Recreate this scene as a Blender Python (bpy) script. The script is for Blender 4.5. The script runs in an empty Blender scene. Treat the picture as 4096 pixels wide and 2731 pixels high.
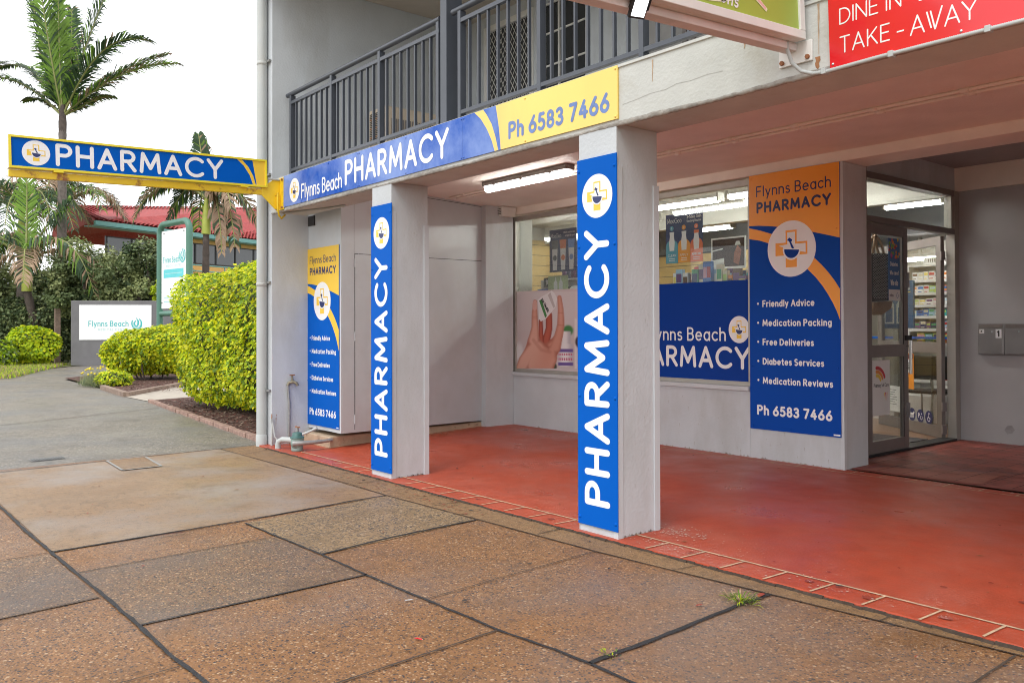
import bpy, math, random
from mathutils import Vector, Matrix
random.seed(7)
S = bpy.context.scene
COL = S.collection
R = math.radians

# ------------------------------------------------------------------ camera
cam_d = bpy.data.cameras.new("camera")
cam = bpy.data.objects.new("camera", cam_d)
COL.objects.link(cam)
YAW, PIT, ROL = 0.8856, 0.0122, -0.0024
_f = Vector((-math.sin(YAW), math.cos(YAW), 0)); _r = Vector((math.cos(YAW), math.sin(YAW), 0)); _u = Vector((0, 0, 1))
_f2 = _f * math.cos(PIT) + _u * math.sin(PIT); _u2 = _u * math.cos(PIT) - _f * math.sin(PIT)
_r3 = _r * math.cos(ROL) + _u2 * math.sin(ROL); _u3 = _u2 * math.cos(ROL) - _r * math.sin(ROL)
M = Matrix((( _r3.x, _u3.x, -_f2.x), (_r3.y, _u3.y, -_f2.y), (_r3.z, _u3.z, -_f2.z))).to_4x4()
M.translation = Vector((2.4813, -3.7561, 1.3))
cam.matrix_world = M
cam_d.sensor_width = 36.0
cam_d.lens = 29.457
cam_d.shift_y = -0.02424
cam_d.clip_start = 0.05
cam_d.clip_end = 800
cam_d.dof.use_dof = True
cam_d.dof.focus_distance = 6.5
cam_d.dof.aperture_fstop = 8.0
S.camera = cam

# ------------------------------------------------------------------ world, sun, exposure (overcast)
W = bpy.data.worlds.new("World"); S.world = W; W.use_nodes = True
nt = W.node_tree; nt.nodes.clear()
sky = nt.nodes.new("ShaderNodeTexSky"); sky.sky_type = 'NISHITA'; sky.sun_disc = False
sky.sun_elevation = R(52); sky.sun_rotation = R(160); sky.air_density = 1.0; sky.dust_density = 1.0
hs = nt.nodes.new("ShaderNodeHueSaturation"); hs.inputs['Saturation'].default_value = 0.10; hs.inputs['Value'].default_value = 1.6
bgn = nt.nodes.new("ShaderNodeBackground"); bgn.inputs['Strength'].default_value = 0.15
out = nt.nodes.new("ShaderNodeOutputWorld")
cl = nt.nodes.new("ShaderNodeMix"); cl.data_type = 'RGBA'; cl.inputs['Factor'].default_value = 0.7; cl.inputs['B'].default_value = (9.0, 9.1, 9.3, 1)   # even overcast layer
nt.links.new(sky.outputs[0], hs.inputs['Color']); nt.links.new(hs.outputs[0], cl.inputs['A']); nt.links.new(cl.outputs['Result'], bgn.inputs['Color']); nt.links.new(bgn.outputs[0], out.inputs[0])
sd = bpy.data.lights.new("sun", 'SUN'); sd.energy = 0.9; sd.angle = R(25); sd.color = (1, .985, .96)
so = bpy.data.objects.new("sun", sd); COL.objects.link(so)
so.rotation_euler = (R(38), 0, R(20)); so.location = (5, -12, 20)
S.view_settings.view_transform = 'Standard'
try: S.view_settings.look = 'None'
except Exception: pass
S.view_settings.gamma = 1.0
S.view_settings.exposure = 0.5
S.cycles.use_denoising = True
S.cycles.filter_width = 1.0
S.cycles.max_bounces = 10
S.cycles.diffuse_bounces = 8
S.cycles.transparent_max_bounces = 16
S.cycles.sample_clamp_indirect = 6.0

# ------------------------------------------------------------------ materials
MATS = {}
def mat(name, col, rough=.55, var=.06, scale=6.0, bump=0.0, bscale=60.0, metal=0.0, stain=None, stain_scale=1.2, stain_lo=.5, stain_hi=.62, emit=None, spec=.5, coords='Object', trans=0.0, rvar=0.0, coat=0.0, streak=1.0):
    if name in MATS: return MATS[name]
    m = bpy.data.materials.new(name); m.use_nodes = True
    n = m.node_tree.nodes; l = m.node_tree.links
    b = n['Principled BSDF']
    b.inputs['Roughness'].default_value = rough; b.inputs['Metallic'].default_value = metal
    b.inputs['Specular IOR Level'].default_value = spec
    if coat: b.inputs['Coat Weight'].default_value = coat; b.inputs['Coat Roughness'].default_value = .08
    tc = n.new('ShaderNodeTexCoord'); src = tc.outputs[coords]
    if streak != 1.0:
        mp = n.new('ShaderNodeMapping'); mp.inputs['Scale'].default_value = (1, 1, streak); l.new(src, mp.inputs[0]); ssrc = mp.outputs[0]
    else: ssrc = src
    c = col + (1,) if len(col) == 3 else col
    nz = n.new('ShaderNodeTexNoise'); nz.inputs['Scale'].default_value = scale; nz.inputs['Detail'].default_value = 5; l.new(src, nz.inputs['Vector'])
    mr = n.new('ShaderNodeMapRange'); mr.inputs[1].default_value = .3; mr.inputs[2].default_value = .7; mr.inputs[3].default_value = 1 - var; mr.inputs[4].default_value = 1 + var
    l.new(nz.outputs['Fac'], mr.inputs[0])
    mx = n.new('ShaderNodeMix'); mx.data_type = 'RGBA'; mx.blend_type = 'MULTIPLY'; mx.inputs['Factor'].default_value = 1
    mx.inputs['A'].default_value = c; l.new(mr.outputs[0], mx.inputs['B']); res = mx.outputs['Result']
    if stain:
        n2 = n.new('ShaderNodeTexNoise'); n2.inputs['Scale'].default_value = stain_scale; n2.inputs['Detail'].default_value = 8; n2.inputs['Roughness'].default_value = .65; l.new(ssrc, n2.inputs['Vector'])
        m2 = n.new('ShaderNodeMapRange'); m2.inputs[1].default_value = stain_lo; m2.inputs[2].default_value = stain_hi; l.new(n2.outputs['Fac'], m2.inputs[0])
        x2 = n.new('ShaderNodeMix'); x2.data_type = 'RGBA'; l.new(m2.outputs[0], x2.inputs['Factor']); l.new(res, x2.inputs['A']); x2.inputs['B'].default_value = stain + (1,); res = x2.outputs['Result']
    l.new(res, b.inputs['Base Color'])
    if rvar:
        m3 = n.new('ShaderNodeMapRange'); m3.inputs[3].default_value = rough - rvar; m3.inputs[4].default_value = rough + rvar; m3.inputs[1].default_value = .35; m3.inputs[2].default_value = .65
        n3 = n.new('ShaderNodeTexNoise'); n3.inputs['Scale'].default_value = 1.1; n3.inputs['Detail'].default_value = 6; l.new(src, n3.inputs['Vector']); l.new(n3.outputs['Fac'], m3.inputs[0]); l.new(m3.outputs[0], b.inputs['Roughness'])
    if bump:
        nb = n.new('ShaderNodeTexNoise'); nb.inputs['Scale'].default_value = bscale; nb.inputs['Detail'].default_value = 4; l.new(src, nb.inputs['Vector'])
        bp = n.new('ShaderNodeBump'); bp.inputs['Strength'].default_value = bump; bp.inputs['Distance'].default_value = .01; l.new(nb.outputs['Fac'], bp.inputs['Height']); l.new(bp.outputs[0], b.inputs['Normal'])
    if emit:
        b.inputs['Emission Color'].default_value = emit[0] + (1,); b.inputs['Emission Strength'].default_value = emit[1]
    MATS[name] = m
    return m

def leafmat(name, col, var=.35, trans=.35, scale=3.0):
    m = bpy.data.materials.new(name); m.use_nodes = True; n = m.node_tree.nodes; l = m.node_tree.links
    b = n['Principled BSDF']; b.inputs['Roughness'].default_value = .5; b.inputs['Specular IOR Level'].default_value = .35
    tc = n.new('ShaderNodeTexCoord'); nz = n.new('ShaderNodeTexNoise'); nz.inputs['Scale'].default_value = scale; nz.inputs['Detail'].default_value = 6
    l.new(tc.outputs['Object'], nz.inputs['Vector'])
    mr = n.new('ShaderNodeMapRange'); mr.inputs[1].default_value = .3; mr.inputs[2].default_value = .7; mr.inputs[3].default_value = 1 - var; mr.inputs[4].default_value = 1 + var; l.new(nz.outputs['Fac'], mr.inputs[0])
    mx = n.new('ShaderNodeMix'); mx.data_type = 'RGBA'; mx.blend_type = 'MULTIPLY'; mx.inputs['Factor'].default_value = 1; mx.inputs['A'].default_value = col + (1,); l.new(mr.outputs[0], mx.inputs['B'])
    l.new(mx.outputs['Result'], b.inputs['Base Color'])
    t = n.new('ShaderNodeBsdfTranslucent'); l.new(mx.outputs['Result'], t.inputs['Color'])
    ms = n.new('ShaderNodeMixShader'); ms.inputs[0].default_value = trans
    l.new(b.outputs[0], ms.inputs[1]); l.new(t.outputs[0], ms.inputs[2]); l.new(ms.outputs[0], n['Material Output'].inputs[0])
    return m

def glassmat(name, refl=.12, tint=(.93, .96, .95)):
    m = bpy.data.materials.new(name); m.use_nodes = True; n = m.node_tree.nodes; l = m.node_tree.links
    n.remove(n['Principled BSDF'])
    t = n.new('ShaderNodeBsdfTransparent'); t.inputs['Color'].default_value = tint + (1,)
    g = n.new('ShaderNodeBsdfGlossy'); g.inputs['Roughness'].default_value = .015
    fr = n.new('ShaderNodeFresnel'); fr.inputs['IOR'].default_value = 1.45
    mu = n.new('ShaderNodeMath'); mu.operation = 'MULTIPLY'; mu.inputs[1].default_value = refl * 8
    ms = n.new('ShaderNodeMixShader'); mu.use_clamp = True
    l.new(fr.outputs[0], mu.inputs[0]); l.new(mu.outputs[0], ms.inputs[0]); l.new(t.outputs[0], ms.inputs[1]); l.new(g.outputs[0], ms.inputs[2]); l.new(ms.outputs[0], n['Material Output'].inputs[0])
    return m

def aggregate(name, mortar, stones, dens=.45, wet=0.0, grey=(.2, .19, .19), greyamt=.5, scale=95):
    """exposed pebble concrete: several sizes of voronoi stones in sandy mortar, damp patches change gloss"""
    m = bpy.data.materials.new(name); m.use_nodes = True; n = m.node_tree.nodes; l = m.node_tree.links
    b = n['Principled BSDF']; tc = n.new('ShaderNodeTexCoord'); src = tc.outputs['Object']
    def noise(s, d=5, r=.6):
        q = n.new('ShaderNodeTexNoise'); q.inputs['Scale'].default_value = s; q.inputs['Detail'].default_value = d; q.inputs['Roughness'].default_value = r; l.new(src, q.inputs['Vector']); return q.outputs['Fac']
    def rng(x, a, c, lo=0, hi=1):
        q = n.new('ShaderNodeMapRange'); q.inputs[1].default_value = a; q.inputs[2].default_value = c; q.inputs[3].default_value = lo; q.inputs[4].default_value = hi; l.new(x, q.inputs[0]); return q.outputs[0]
    def mix(f, a, c, mode='MIX'):
        q = n.new('ShaderNodeMix'); q.data_type = 'RGBA'; q.blend_type = mode
        for k, v in (('Factor', f), ('A', a), ('B', c)):
            if isinstance(v, (int, float)): q.inputs[k].default_value = v
            elif isinstance(v, tuple): q.inputs[k].default_value = v + (1,)
            else: l.new(v, q.inputs[k])
        return q.outputs['Result']
    def math2(op, a, c):
        q = n.new('ShaderNodeMath'); q.operation = op
        for k, v in enumerate((a, c)):
            if isinstance(v, (int, float)): q.inputs[k].default_value = v
            else: l.new(v, q.inputs[k])
        return q.outputs[0]
    base = mix(rng(noise(2.2, 7), .38, .62), mortar, tuple(x * .72 for x in mortar))
    base = mix(rng(noise(60, 3), .35, .65), tuple(x * .8 for x in mortar), base)
    base = mix(rng(noise(26, 6, .75), .50, .66, 0, .72), base, tuple(x * .34 for x in mortar))
    h = None
    for sc, thr, dn in ((scale, .36, dens), (scale * .55, .30, dens * .5)):
        v = n.new('ShaderNodeTexVoronoi'); v.inputs['Scale'].default_value = sc; v.inputs['Randomness'].default_value = 1; l.new(src, v.inputs['Vector'])
        sx = n.new('ShaderNodeSeparateColor'); l.new(v.outputs['Color'], sx.inputs[0])
        rmp = n.new('ShaderNodeValToRGB'); cr = rmp.color_ramp; cr.interpolation = 'CONSTANT'
        while len(cr.elements) < len(stones): cr.elements.new(.5)
        for i, s in enumerate(stones): cr.elements[i].position = i / len(stones); cr.elements[i].color = s + (1,)
        l.new(sx.outputs['Red'], rmp.inputs[0])
        mask = math2('MULTIPLY', rng(v.outputs['Distance'], thr + .08, thr - .04), rng(sx.outputs['Green'], 1 - dn - .02, 1 - dn + .02))
        mask = math2('MULTIPLY', mask, rng(noise(1.4, 5), .25, .55, .55, 1))
        base = mix(mask, base, rmp.outputs[0])
        h = mask if h is None else math2('ADD', h, mask)
    g = rng(noise(.55, 6, .6), .46, .62, 0, greyamt)
    base = mix(g, base, mix(.6, base, grey))
    stn = rng(noise(1.7, 8, .7), .54, .66, 0, .6)
    base = mix(stn, base, tuple(x * .5 for x in mortar))
    l.new(base, b.inputs['Base Color'])
    b.inputs['Specular IOR Level'].default_value = .3
    l.new(rng(noise(.8, 6), .4, .62, .8 - wet, .45 - wet * .3), b.inputs['Roughness'])
    bp = n.new('ShaderNodeBump'); bp.inputs['Strength'].default_value = .45; bp.inputs['Distance'].default_value = .004
    l.new(math2('ADD', h, math2('MULTIPLY', noise(40, 4), .8)), bp.inputs['Height']); l.new(bp.outputs[0], b.inputs['Normal'])
    return m

STONES = [(.34, .19, .10), (.05, .042, .042), (.42, .25, .13), (.10, .06, .045), (.20, .09, .05), (.46, .31, .19), (.035, .03, .035), (.14, .09, .065), (.06, .05, .05), (.09, .055, .04), (.30, .15, .07)]
m_paint = mat('grey_render', (.525, .555, .575), .7, .05, 3, bump=.3, bscale=45, stain=(.44, .455, .45), stain_scale=1.9, stain_lo=.50, stain_hi=.72, streak=.3)
m_paint_b = mat('grey_panel_paint', (.53, .56, .58), .5, .03, 4, bump=.05, bscale=30, stain=(.47, .475, .47), stain_scale=1.2, stain_lo=.5, stain_hi=.8)
m_fascia = mat('weathered_render', (.53, .54, .51), .75, .06, 5, bump=.32, bscale=45, stain=(.40, .37, .30), stain_scale=1.3, stain_lo=.55, stain_hi=.76)
m_soffit = mat('soffit_paint', (.83, .77, .69), .6, .05, 3, bump=.35, bscale=70)
m_beamlip = mat('flaking_edge', (.33, .31, .28), .85, .3, 14, bump=.8, bscale=40)
m_rail = mat('charcoal_metal', (.05, .057, .072), .38, .08, 9, spec=.6)
m_alu = mat('aluminium_frame', (.42, .40, .36), .45, .05, 8, metal=.35)
m_alud = mat('bronze_frame', (.22, .20, .19), .42, .05, 8, metal=.35)
m_white = mat('white_vinyl', (.82, .82, .82), .4, .02, 5)
m_whitep = mat('white_plastic', (.72, .71, .67), .45, .04, 8)
m_blue = mat('blue_vinyl', (.001, .098, .47), .5, .04, 2, spec=.06)
m_blue2 = mat('sheen_blue_vinyl', (.002, .075, .42), .25, .05, 2, coat=.22, spec=.1, stain=(.20, .30, .62), stain_scale=.9, stain_lo=.43, stain_hi=.64)  # pale patches in the blue stand in for street reflections
m_bluew = mat('dark_blue_vinyl', (.003, .042, .28), .4, .03, 2, spec=.1)
m_yel = mat('yellow_vinyl', (.86, .56, .05), .4, .03, 2)
m_yel2 = mat('faded_yellow_vinyl', (.86, .62, .13), .28, .05, 2, coat=.3, stain=(.80, .55, .12), stain_scale=2.5, stain_lo=.5, stain_hi=.7, streak=.25)
m_navy = mat('navy_vinyl', (.015, .025, .12), .4, .03, 3)
m_fadedtxt = mat('faded_blue_letters', (.12, .20, .46), .35, .12, 30)
m_yelpaint = mat('yellow_paint', (.80, .55, .02), .4, .06, 5, stain=(.30, .11, .03), stain_scale=6, stain_lo=.56, stain_hi=.66, bump=.08, bscale=50)
m_frameyel = mat('yellow_frame', (.80, .66, .03), .35, .04, 4)
m_red = mat('red_sign', (.70, .012, .018), .22, .05, 2, coat=.4)
m_green = mat('lime_sign', (.33, .46, .07), .3, .05, 3, stain=(.45, .55, .2), stain_scale=9, stain_lo=.68, stain_hi=.72, streak=.1)
m_terra = mat('red_painted_concrete', (.40, .064, .028), .42, .10, 9, bump=.25, bscale=60, stain=(.43, .095, .055), stain_scale=3.2, stain_lo=.46, stain_hi=.74, rvar=.18, spec=.3)
m_grout = mat('cream_grout', (.52, .37, .24), .8, .25, 20)
m_lobby = mat('dark_red_paving', (.29, .062, .042), .5, .25, 5, bump=.2, bscale=30, stain=(.17, .04, .03), stain_scale=4, stain_lo=.48, stain_hi=.6, rvar=.12)
m_lobbypatch = mat('pale_red_patch', (.33, .11, .075), .6, .15, 4, bump=.1)
m_joint = mat('bitumen_joint', (.022, .022, .024), .75, .3, 30, bump=.5, bscale=90)
m_thin = mat('dirty_joint', (.06, .042, .03), .9, .3, 30)
m_plinth = mat('rough_plinth', (.50, .38, .26), .85, .12, 6, bump=.6, bscale=30, stain=(.22, .13, .08), stain_scale=9, stain_lo=.6, stain_hi=.68)
m_pvc = mat('pvc_pipe', (.45, .475, .465), .45, .05, 4, stain=(.5, .49, .45), stain_scale=3, stain_lo=.5, stain_hi=.8)
m_galv = mat('galvanised_pipe', (.33, .33, .32), .5, .15, 20, metal=.5)
m_meter = mat('green_meter_paint', (.22, .30, .27), .5, .1, 20)
m_meterd = mat('dark_green_cap', (.05, .13, .12), .45, .1, 20)
m_steel = mat('mailbox_steel', (.30, .29, .29), .36, .08, 6, metal=.75)
m_chrome = mat('chrome', (.75, .75, .75), .15, .02, 6, metal=1.0)
m_black = mat('black_rubber', (.015, .015, .016), .6, .1, 20)
m_dark = mat('dark_void', (.03, .03, .032), .6, .1, 10)
m_tube = mat('lit_tube', (.9, .9, .9), .4, .0, 1, emit=((1, .98, .94), 15.0))
m_tube_in = mat('lit_shop_tube', (.9, .9, .9), .4, .0, 1, emit=((1, .97, .92), 48.0))
m_flood = mat('lit_flood_glass', (.9, .9, .9), .3, 0, 1, emit=((1, 1, 1), 2.5))
m_lampgrey = mat('lamp_housing', (.19, .17, .16), .5, .06, 10)
m_glass = glassmat('window_glass', .055)
m_glass2 = glassmat('door_glass', .03, (.90, .92, .91))
m_shopw = mat('shop_wall', (.52, .51, .46), .6, .04, 3)
m_shopdark = mat('shop_bulkhead', (.13, .135, .14), .6, .05, 3)
m_slat = mat('timber_slatwall', (.50, .36, .14), .45, .05, 3)
m_slot = mat('slat_groove', (.12, .09, .05), .6, .1, 5)
m_shopfloor = mat('shop_floor', (.26, .15, .09), .35, .1, 3)
m_mat = mat('door_mat', (.06, .06, .065), .95, .3, 50, bump=.4)
m_shelf = mat('white_shelf', (.70, .70, .69), .4, .03, 4)
m_rust = mat('rust', (.30, .12, .05), .8, .3, 20)
m_foot = aggregate('brown_aggregate', (.295, .146, .060), STONES, .95, .14, greyamt=.5, scale=78)
m_foot_g = aggregate('grey_aggregate', (.22, .132, .072), STONES, .95, .2, grey=(.12, .112, .112), greyamt=.85, scale=78)
m_smooth = aggregate('smooth_concrete', (.32, .198, .105), STONES[:4] + [(.3, .22, .15)] * 4, .35, .25, grey=(.33, .31, .30), greyamt=.95, scale=150)
m_strip = aggregate('sandy_strip', (.30, .178, .085), STONES, .45, .05, greyamt=.2, scale=130)
m_mottle = aggregate('mottled_slab', (.31, .205, .108), [(.04, .04, .045), (.07, .065, .065), (.05, .05, .05), (.4, .3, .2), (.045, .045, .05)], .85, .1, greyamt=.2, scale=62)
m_drive = aggregate('driveway_concrete', (.245, .212, .168), [(.12, .115, .11), (.38, .35, .31), (.07, .07, .07), (.26, .23, .19)], .8, .2, grey=(.15, .152, .158), greyamt=.75, scale=48)
m_path = mat('side_path', (.40, .35, .29), .8, .1, 5, bump=.2)
m_mulch = mat('bark_mulch', (.075, .032, .022), .95, .5, 45, bump=1.0, bscale=45, stain=(.16, .075, .05), stain_scale=38, stain_lo=.56, stain_hi=.62)
m_lawn = mat('verge_soil', (.15, .16, .05), .95, .3, 6, bump=.6, bscale=40)
m_earth = mat('earth', (.12, .12, .07), .95, .3, 2)
m_trunk = mat('palm_trunk', (.14, .115, .10), .85, .3, 9, bump=.7, bscale=14)
m_trunkd = mat('dark_palm_trunk', (.085, .065, .055), .85, .3, 9, bump=.7, bscale=14)
m_shaft = mat('crownshaft', (.34, .38, .06), .5, .15, 5)
m_wood = mat('timber_sleeper', (.24, .17, .13), .85, .25, 10, bump=.5, bscale=30)
m_wallgrey = mat('grey_masonry', (.16, .155, .16), .8, .08, 4, bump=.3, bscale=40)
m_teal = mat('teal_letters', (.04, .45, .46), .5, .03, 5)
m_postgreen = mat('green_post', (.075, .19, .14), .4, .05, 5)
m_roof = mat('red_tiles', (.30, .032, .030), .6, .2, 3, spec=.25, stain=(.36, .09, .085), stain_scale=8, stain_lo=.5, stain_hi=.7)
m_gutter = mat('green_gutter', (.13, .32, .30), .45, .05, 5)
m_ywall = mat('yellow_wall', (.66, .40, .13), .8, .06, 3)
m_rwall = mat('red_brown_wall', (.42, .13, .08), .8, .06, 3)
m_winint = mat('dark_window', (.03, .035, .04), .08, .1, 2, spec=.8)
m_ac = mat('beige_casing', (.60, .50, .38), .5, .06, 6, stain=(.32, .15, .08), stain_scale=6, stain_lo=.64, stain_hi=.7)
m_grass = leafmat('grass_blade', (.13, .22, .03), .4, .3, 5)

# ------------------------------------------------------------------ mesh helpers
class Fr:
    """frame: origin, u, v, n = u x v"""
    def __init__(s, o, u, v):
        s.o = Vector(o); s.u = Vector(u).normalized(); s.v = Vector(v).normalized(); s.n = s.u.cross(s.v).normalized()
    def p(s, a, b, c=0.0): return s.o + s.u * a + s.v * b + s.n * c
WORLD = Fr((0, 0, 0), (1, 0, 0), (0, 1, 0))
def FY(x, y, z): return Fr((x, y, z), (1, 0, 0), (0, 0, 1))      # faces -Y
def FX(x, y, z): return Fr((x, y, z), (0, 1, 0), (0, 0, 1))      # faces +X

class MB:
    def __init__(s): s.v = []; s.f = []; s.mi = []; s.mats = []; s.sm = []
    def m(s, mt):
        if mt not in s.mats: s.mats.append(mt)
        return s.mats.index(mt)
    def add(s, vs, fs, mt, smooth=False):
        o = len(s.v); i = s.m(mt); s.v += [tuple(x) for x in vs]
        for f in fs: s.f.append(tuple(o + k for k in f)); s.mi.append(i); s.sm.append(smooth)
    def box(s, x0, x1, y0, y1, z0, z1, mt, fr=WORLD):
        P = [fr.p(x, y, z) for z in (z0, z1) for y in (y0, y1) for x in (x0, x1)]
        s.add(P, [(0, 2, 3, 1), (4, 5, 7, 6), (0, 1, 5, 4), (2, 6, 7, 3), (0, 4, 6, 2), (1, 3, 7, 5)], mt)
    def poly(s, fr, pts, c, mt):
        s.add([fr.p(a, b, c) for a, b in pts], [tuple(range(len(pts)))], mt)
    def prism(s, fr, pts, c0, c1, mt):
        n = len(pts); P = [fr.p(a, b, c0) for a, b in pts] + [fr.p(a, b, c1) for a, b in pts]
        s.add(P, [tuple(range(n))[::-1], tuple(range(n, 2 * n))] + [(i, (i + 1) % n, n + (i + 1) % n, n + i) for i in range(n)], mt)
    def hexa(s, P, mt):
        s.add(P, [(0, 3, 2, 1), (4, 5, 6, 7), (0, 1, 5, 4), (1, 2, 6, 5), (2, 3, 7, 6), (3, 0, 4, 7)], mt)
    def disc(s, fr, cx, cy, r, c, mt, n=40, ry=None):
        s.poly(fr, [(cx + r * math.cos(2 * math.pi * i / n), cy + (ry or r) * math.sin(2 * math.pi * i / n)) for i in range(n)], c, mt)
    def cyl(s, fr, cx, cy, r, c0, c1, mt, n=20, r2=None):
        r2 = r if r2 is None else r2
        A = [fr.p(cx + r * math.cos(2 * math.pi * i / n), cy + r * math.sin(2 * math.pi * i / n), c0) for i in range(n)]
        B = [fr.p(cx + r2 * math.cos(2 * math.pi * i / n), cy + r2 * math.sin(2 * math.pi * i / n), c1) for i in range(n)]
        s.add(A + B, [(i, (i + 1) % n, n + (i + 1) % n, n + i) for i in range(n)], mt, True)
        s.add(A, [tuple(range(n))[::-1]], mt); s.add(B, [tuple(range(n))], mt)
    def tube(s, pts, r, mt, n=10, radii=None, cap=True):
        pts = [Vector(p) for p in pts]; K = len(pts); rings = []
        t0 = (pts[1] - pts[0]).normalized(); a = Vector((0, 0, 1)) if abs(t0.z) < .9 else Vector((1, 0, 0)); nx = t0.cross(a).normalized()
        for i, p in enumerate(pts):
            t = (pts[min(i + 1, K - 1)] - pts[max(i - 1, 0)]).normalized()
            nx = (nx - t * nx.dot(t)).normalized(); ny = t.cross(nx); rr = radii[i] if radii else r
            rings.append([p + (nx * math.cos(2 * math.pi * k / n) + ny * math.sin(2 * math.pi * k / n)) * rr for k in range(n)])
        V = [q for rg in rings for q in rg]
        s.add(V, [(i * n + k, i * n + (k + 1) % n, (i + 1) * n + (k + 1) % n, (i + 1) * n + k) for i in range(K - 1) for k in range(n)], mt, True)
        if cap: s.add(rings[0], [tuple(range(n))[::-1]], mt); s.add(rings[-1], [tuple(range(n))], mt)
    def lathe(s, o, prof, mt, n=20, axis=(0, 0, 1)):
        ax = Vector(axis).normalized(); t = Vector((1, 0, 0)) if abs(ax.x) < .9 else Vector((0, 1, 0)); e1 = ax.cross(t).normalized(); e2 = ax.cross(e1); o = Vector(o)
        V = [o + ax * z + (e1 * math.cos(2 * math.pi * k / n) + e2 * math.sin(2 * math.pi * k / n)) * max(r, 1e-4) for r, z in prof for k in range(n)]
        s.add(V, [(i * n + k, i * n + (k + 1) % n, (i + 1) * n + (k + 1) % n, (i + 1) * n + k) for i in range(len(prof) - 1) for k in range(n)], mt, True)
    def build(s, name, parent=None, bevel=0, **tags):
        me = bpy.data.meshes.new(name); me.from_pydata(s.v, [], s.f)
        for mt in s.mats: me.materials.append(mt)
        me.polygons.foreach_set('material_index', s.mi); me.polygons.foreach_set('use_smooth', s.sm); me.update()
        o = bpy.data.objects.new(name, me); COL.objects.link(o)
        if parent: attach(o, parent)
        if bevel:
            b = o.modifiers.new('bevel', 'BEVEL'); b.width = bevel; b.segments = 2; b.limit_method = 'ANGLE'; b.angle_limit = R(40)
        for k, v in tags.items(): o[k] = v
        return o

def world_loc(o): return o.location.copy() if o.parent is None else Vector((0, 0, 0))
def attach(o, parent):
    o.parent = parent; o.matrix_parent_inverse = Matrix.Translation(-world_loc(parent))
def thing(name, label, cat, loc=(0, 0, 0), group=None):
    o = bpy.data.objects.new(name, None); COL.objects.link(o); o.location = loc; o.empty_display_size = .2
    o['label'] = label; o['category'] = cat
    if group: o['group'] = group
    return o
def tag(o, label, cat, group=None):
    o['label'] = label; o['category'] = cat
    if group: o['group'] = group
    return o
def bx(name, parent, x0, x1, y0, y1, z0, z1, mt, bevel=.004, fr=WORLD):
    b = MB(); b.box(x0, x1, y0, y1, z0, z1, mt, fr); return b.build(name, parent, bevel)

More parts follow.
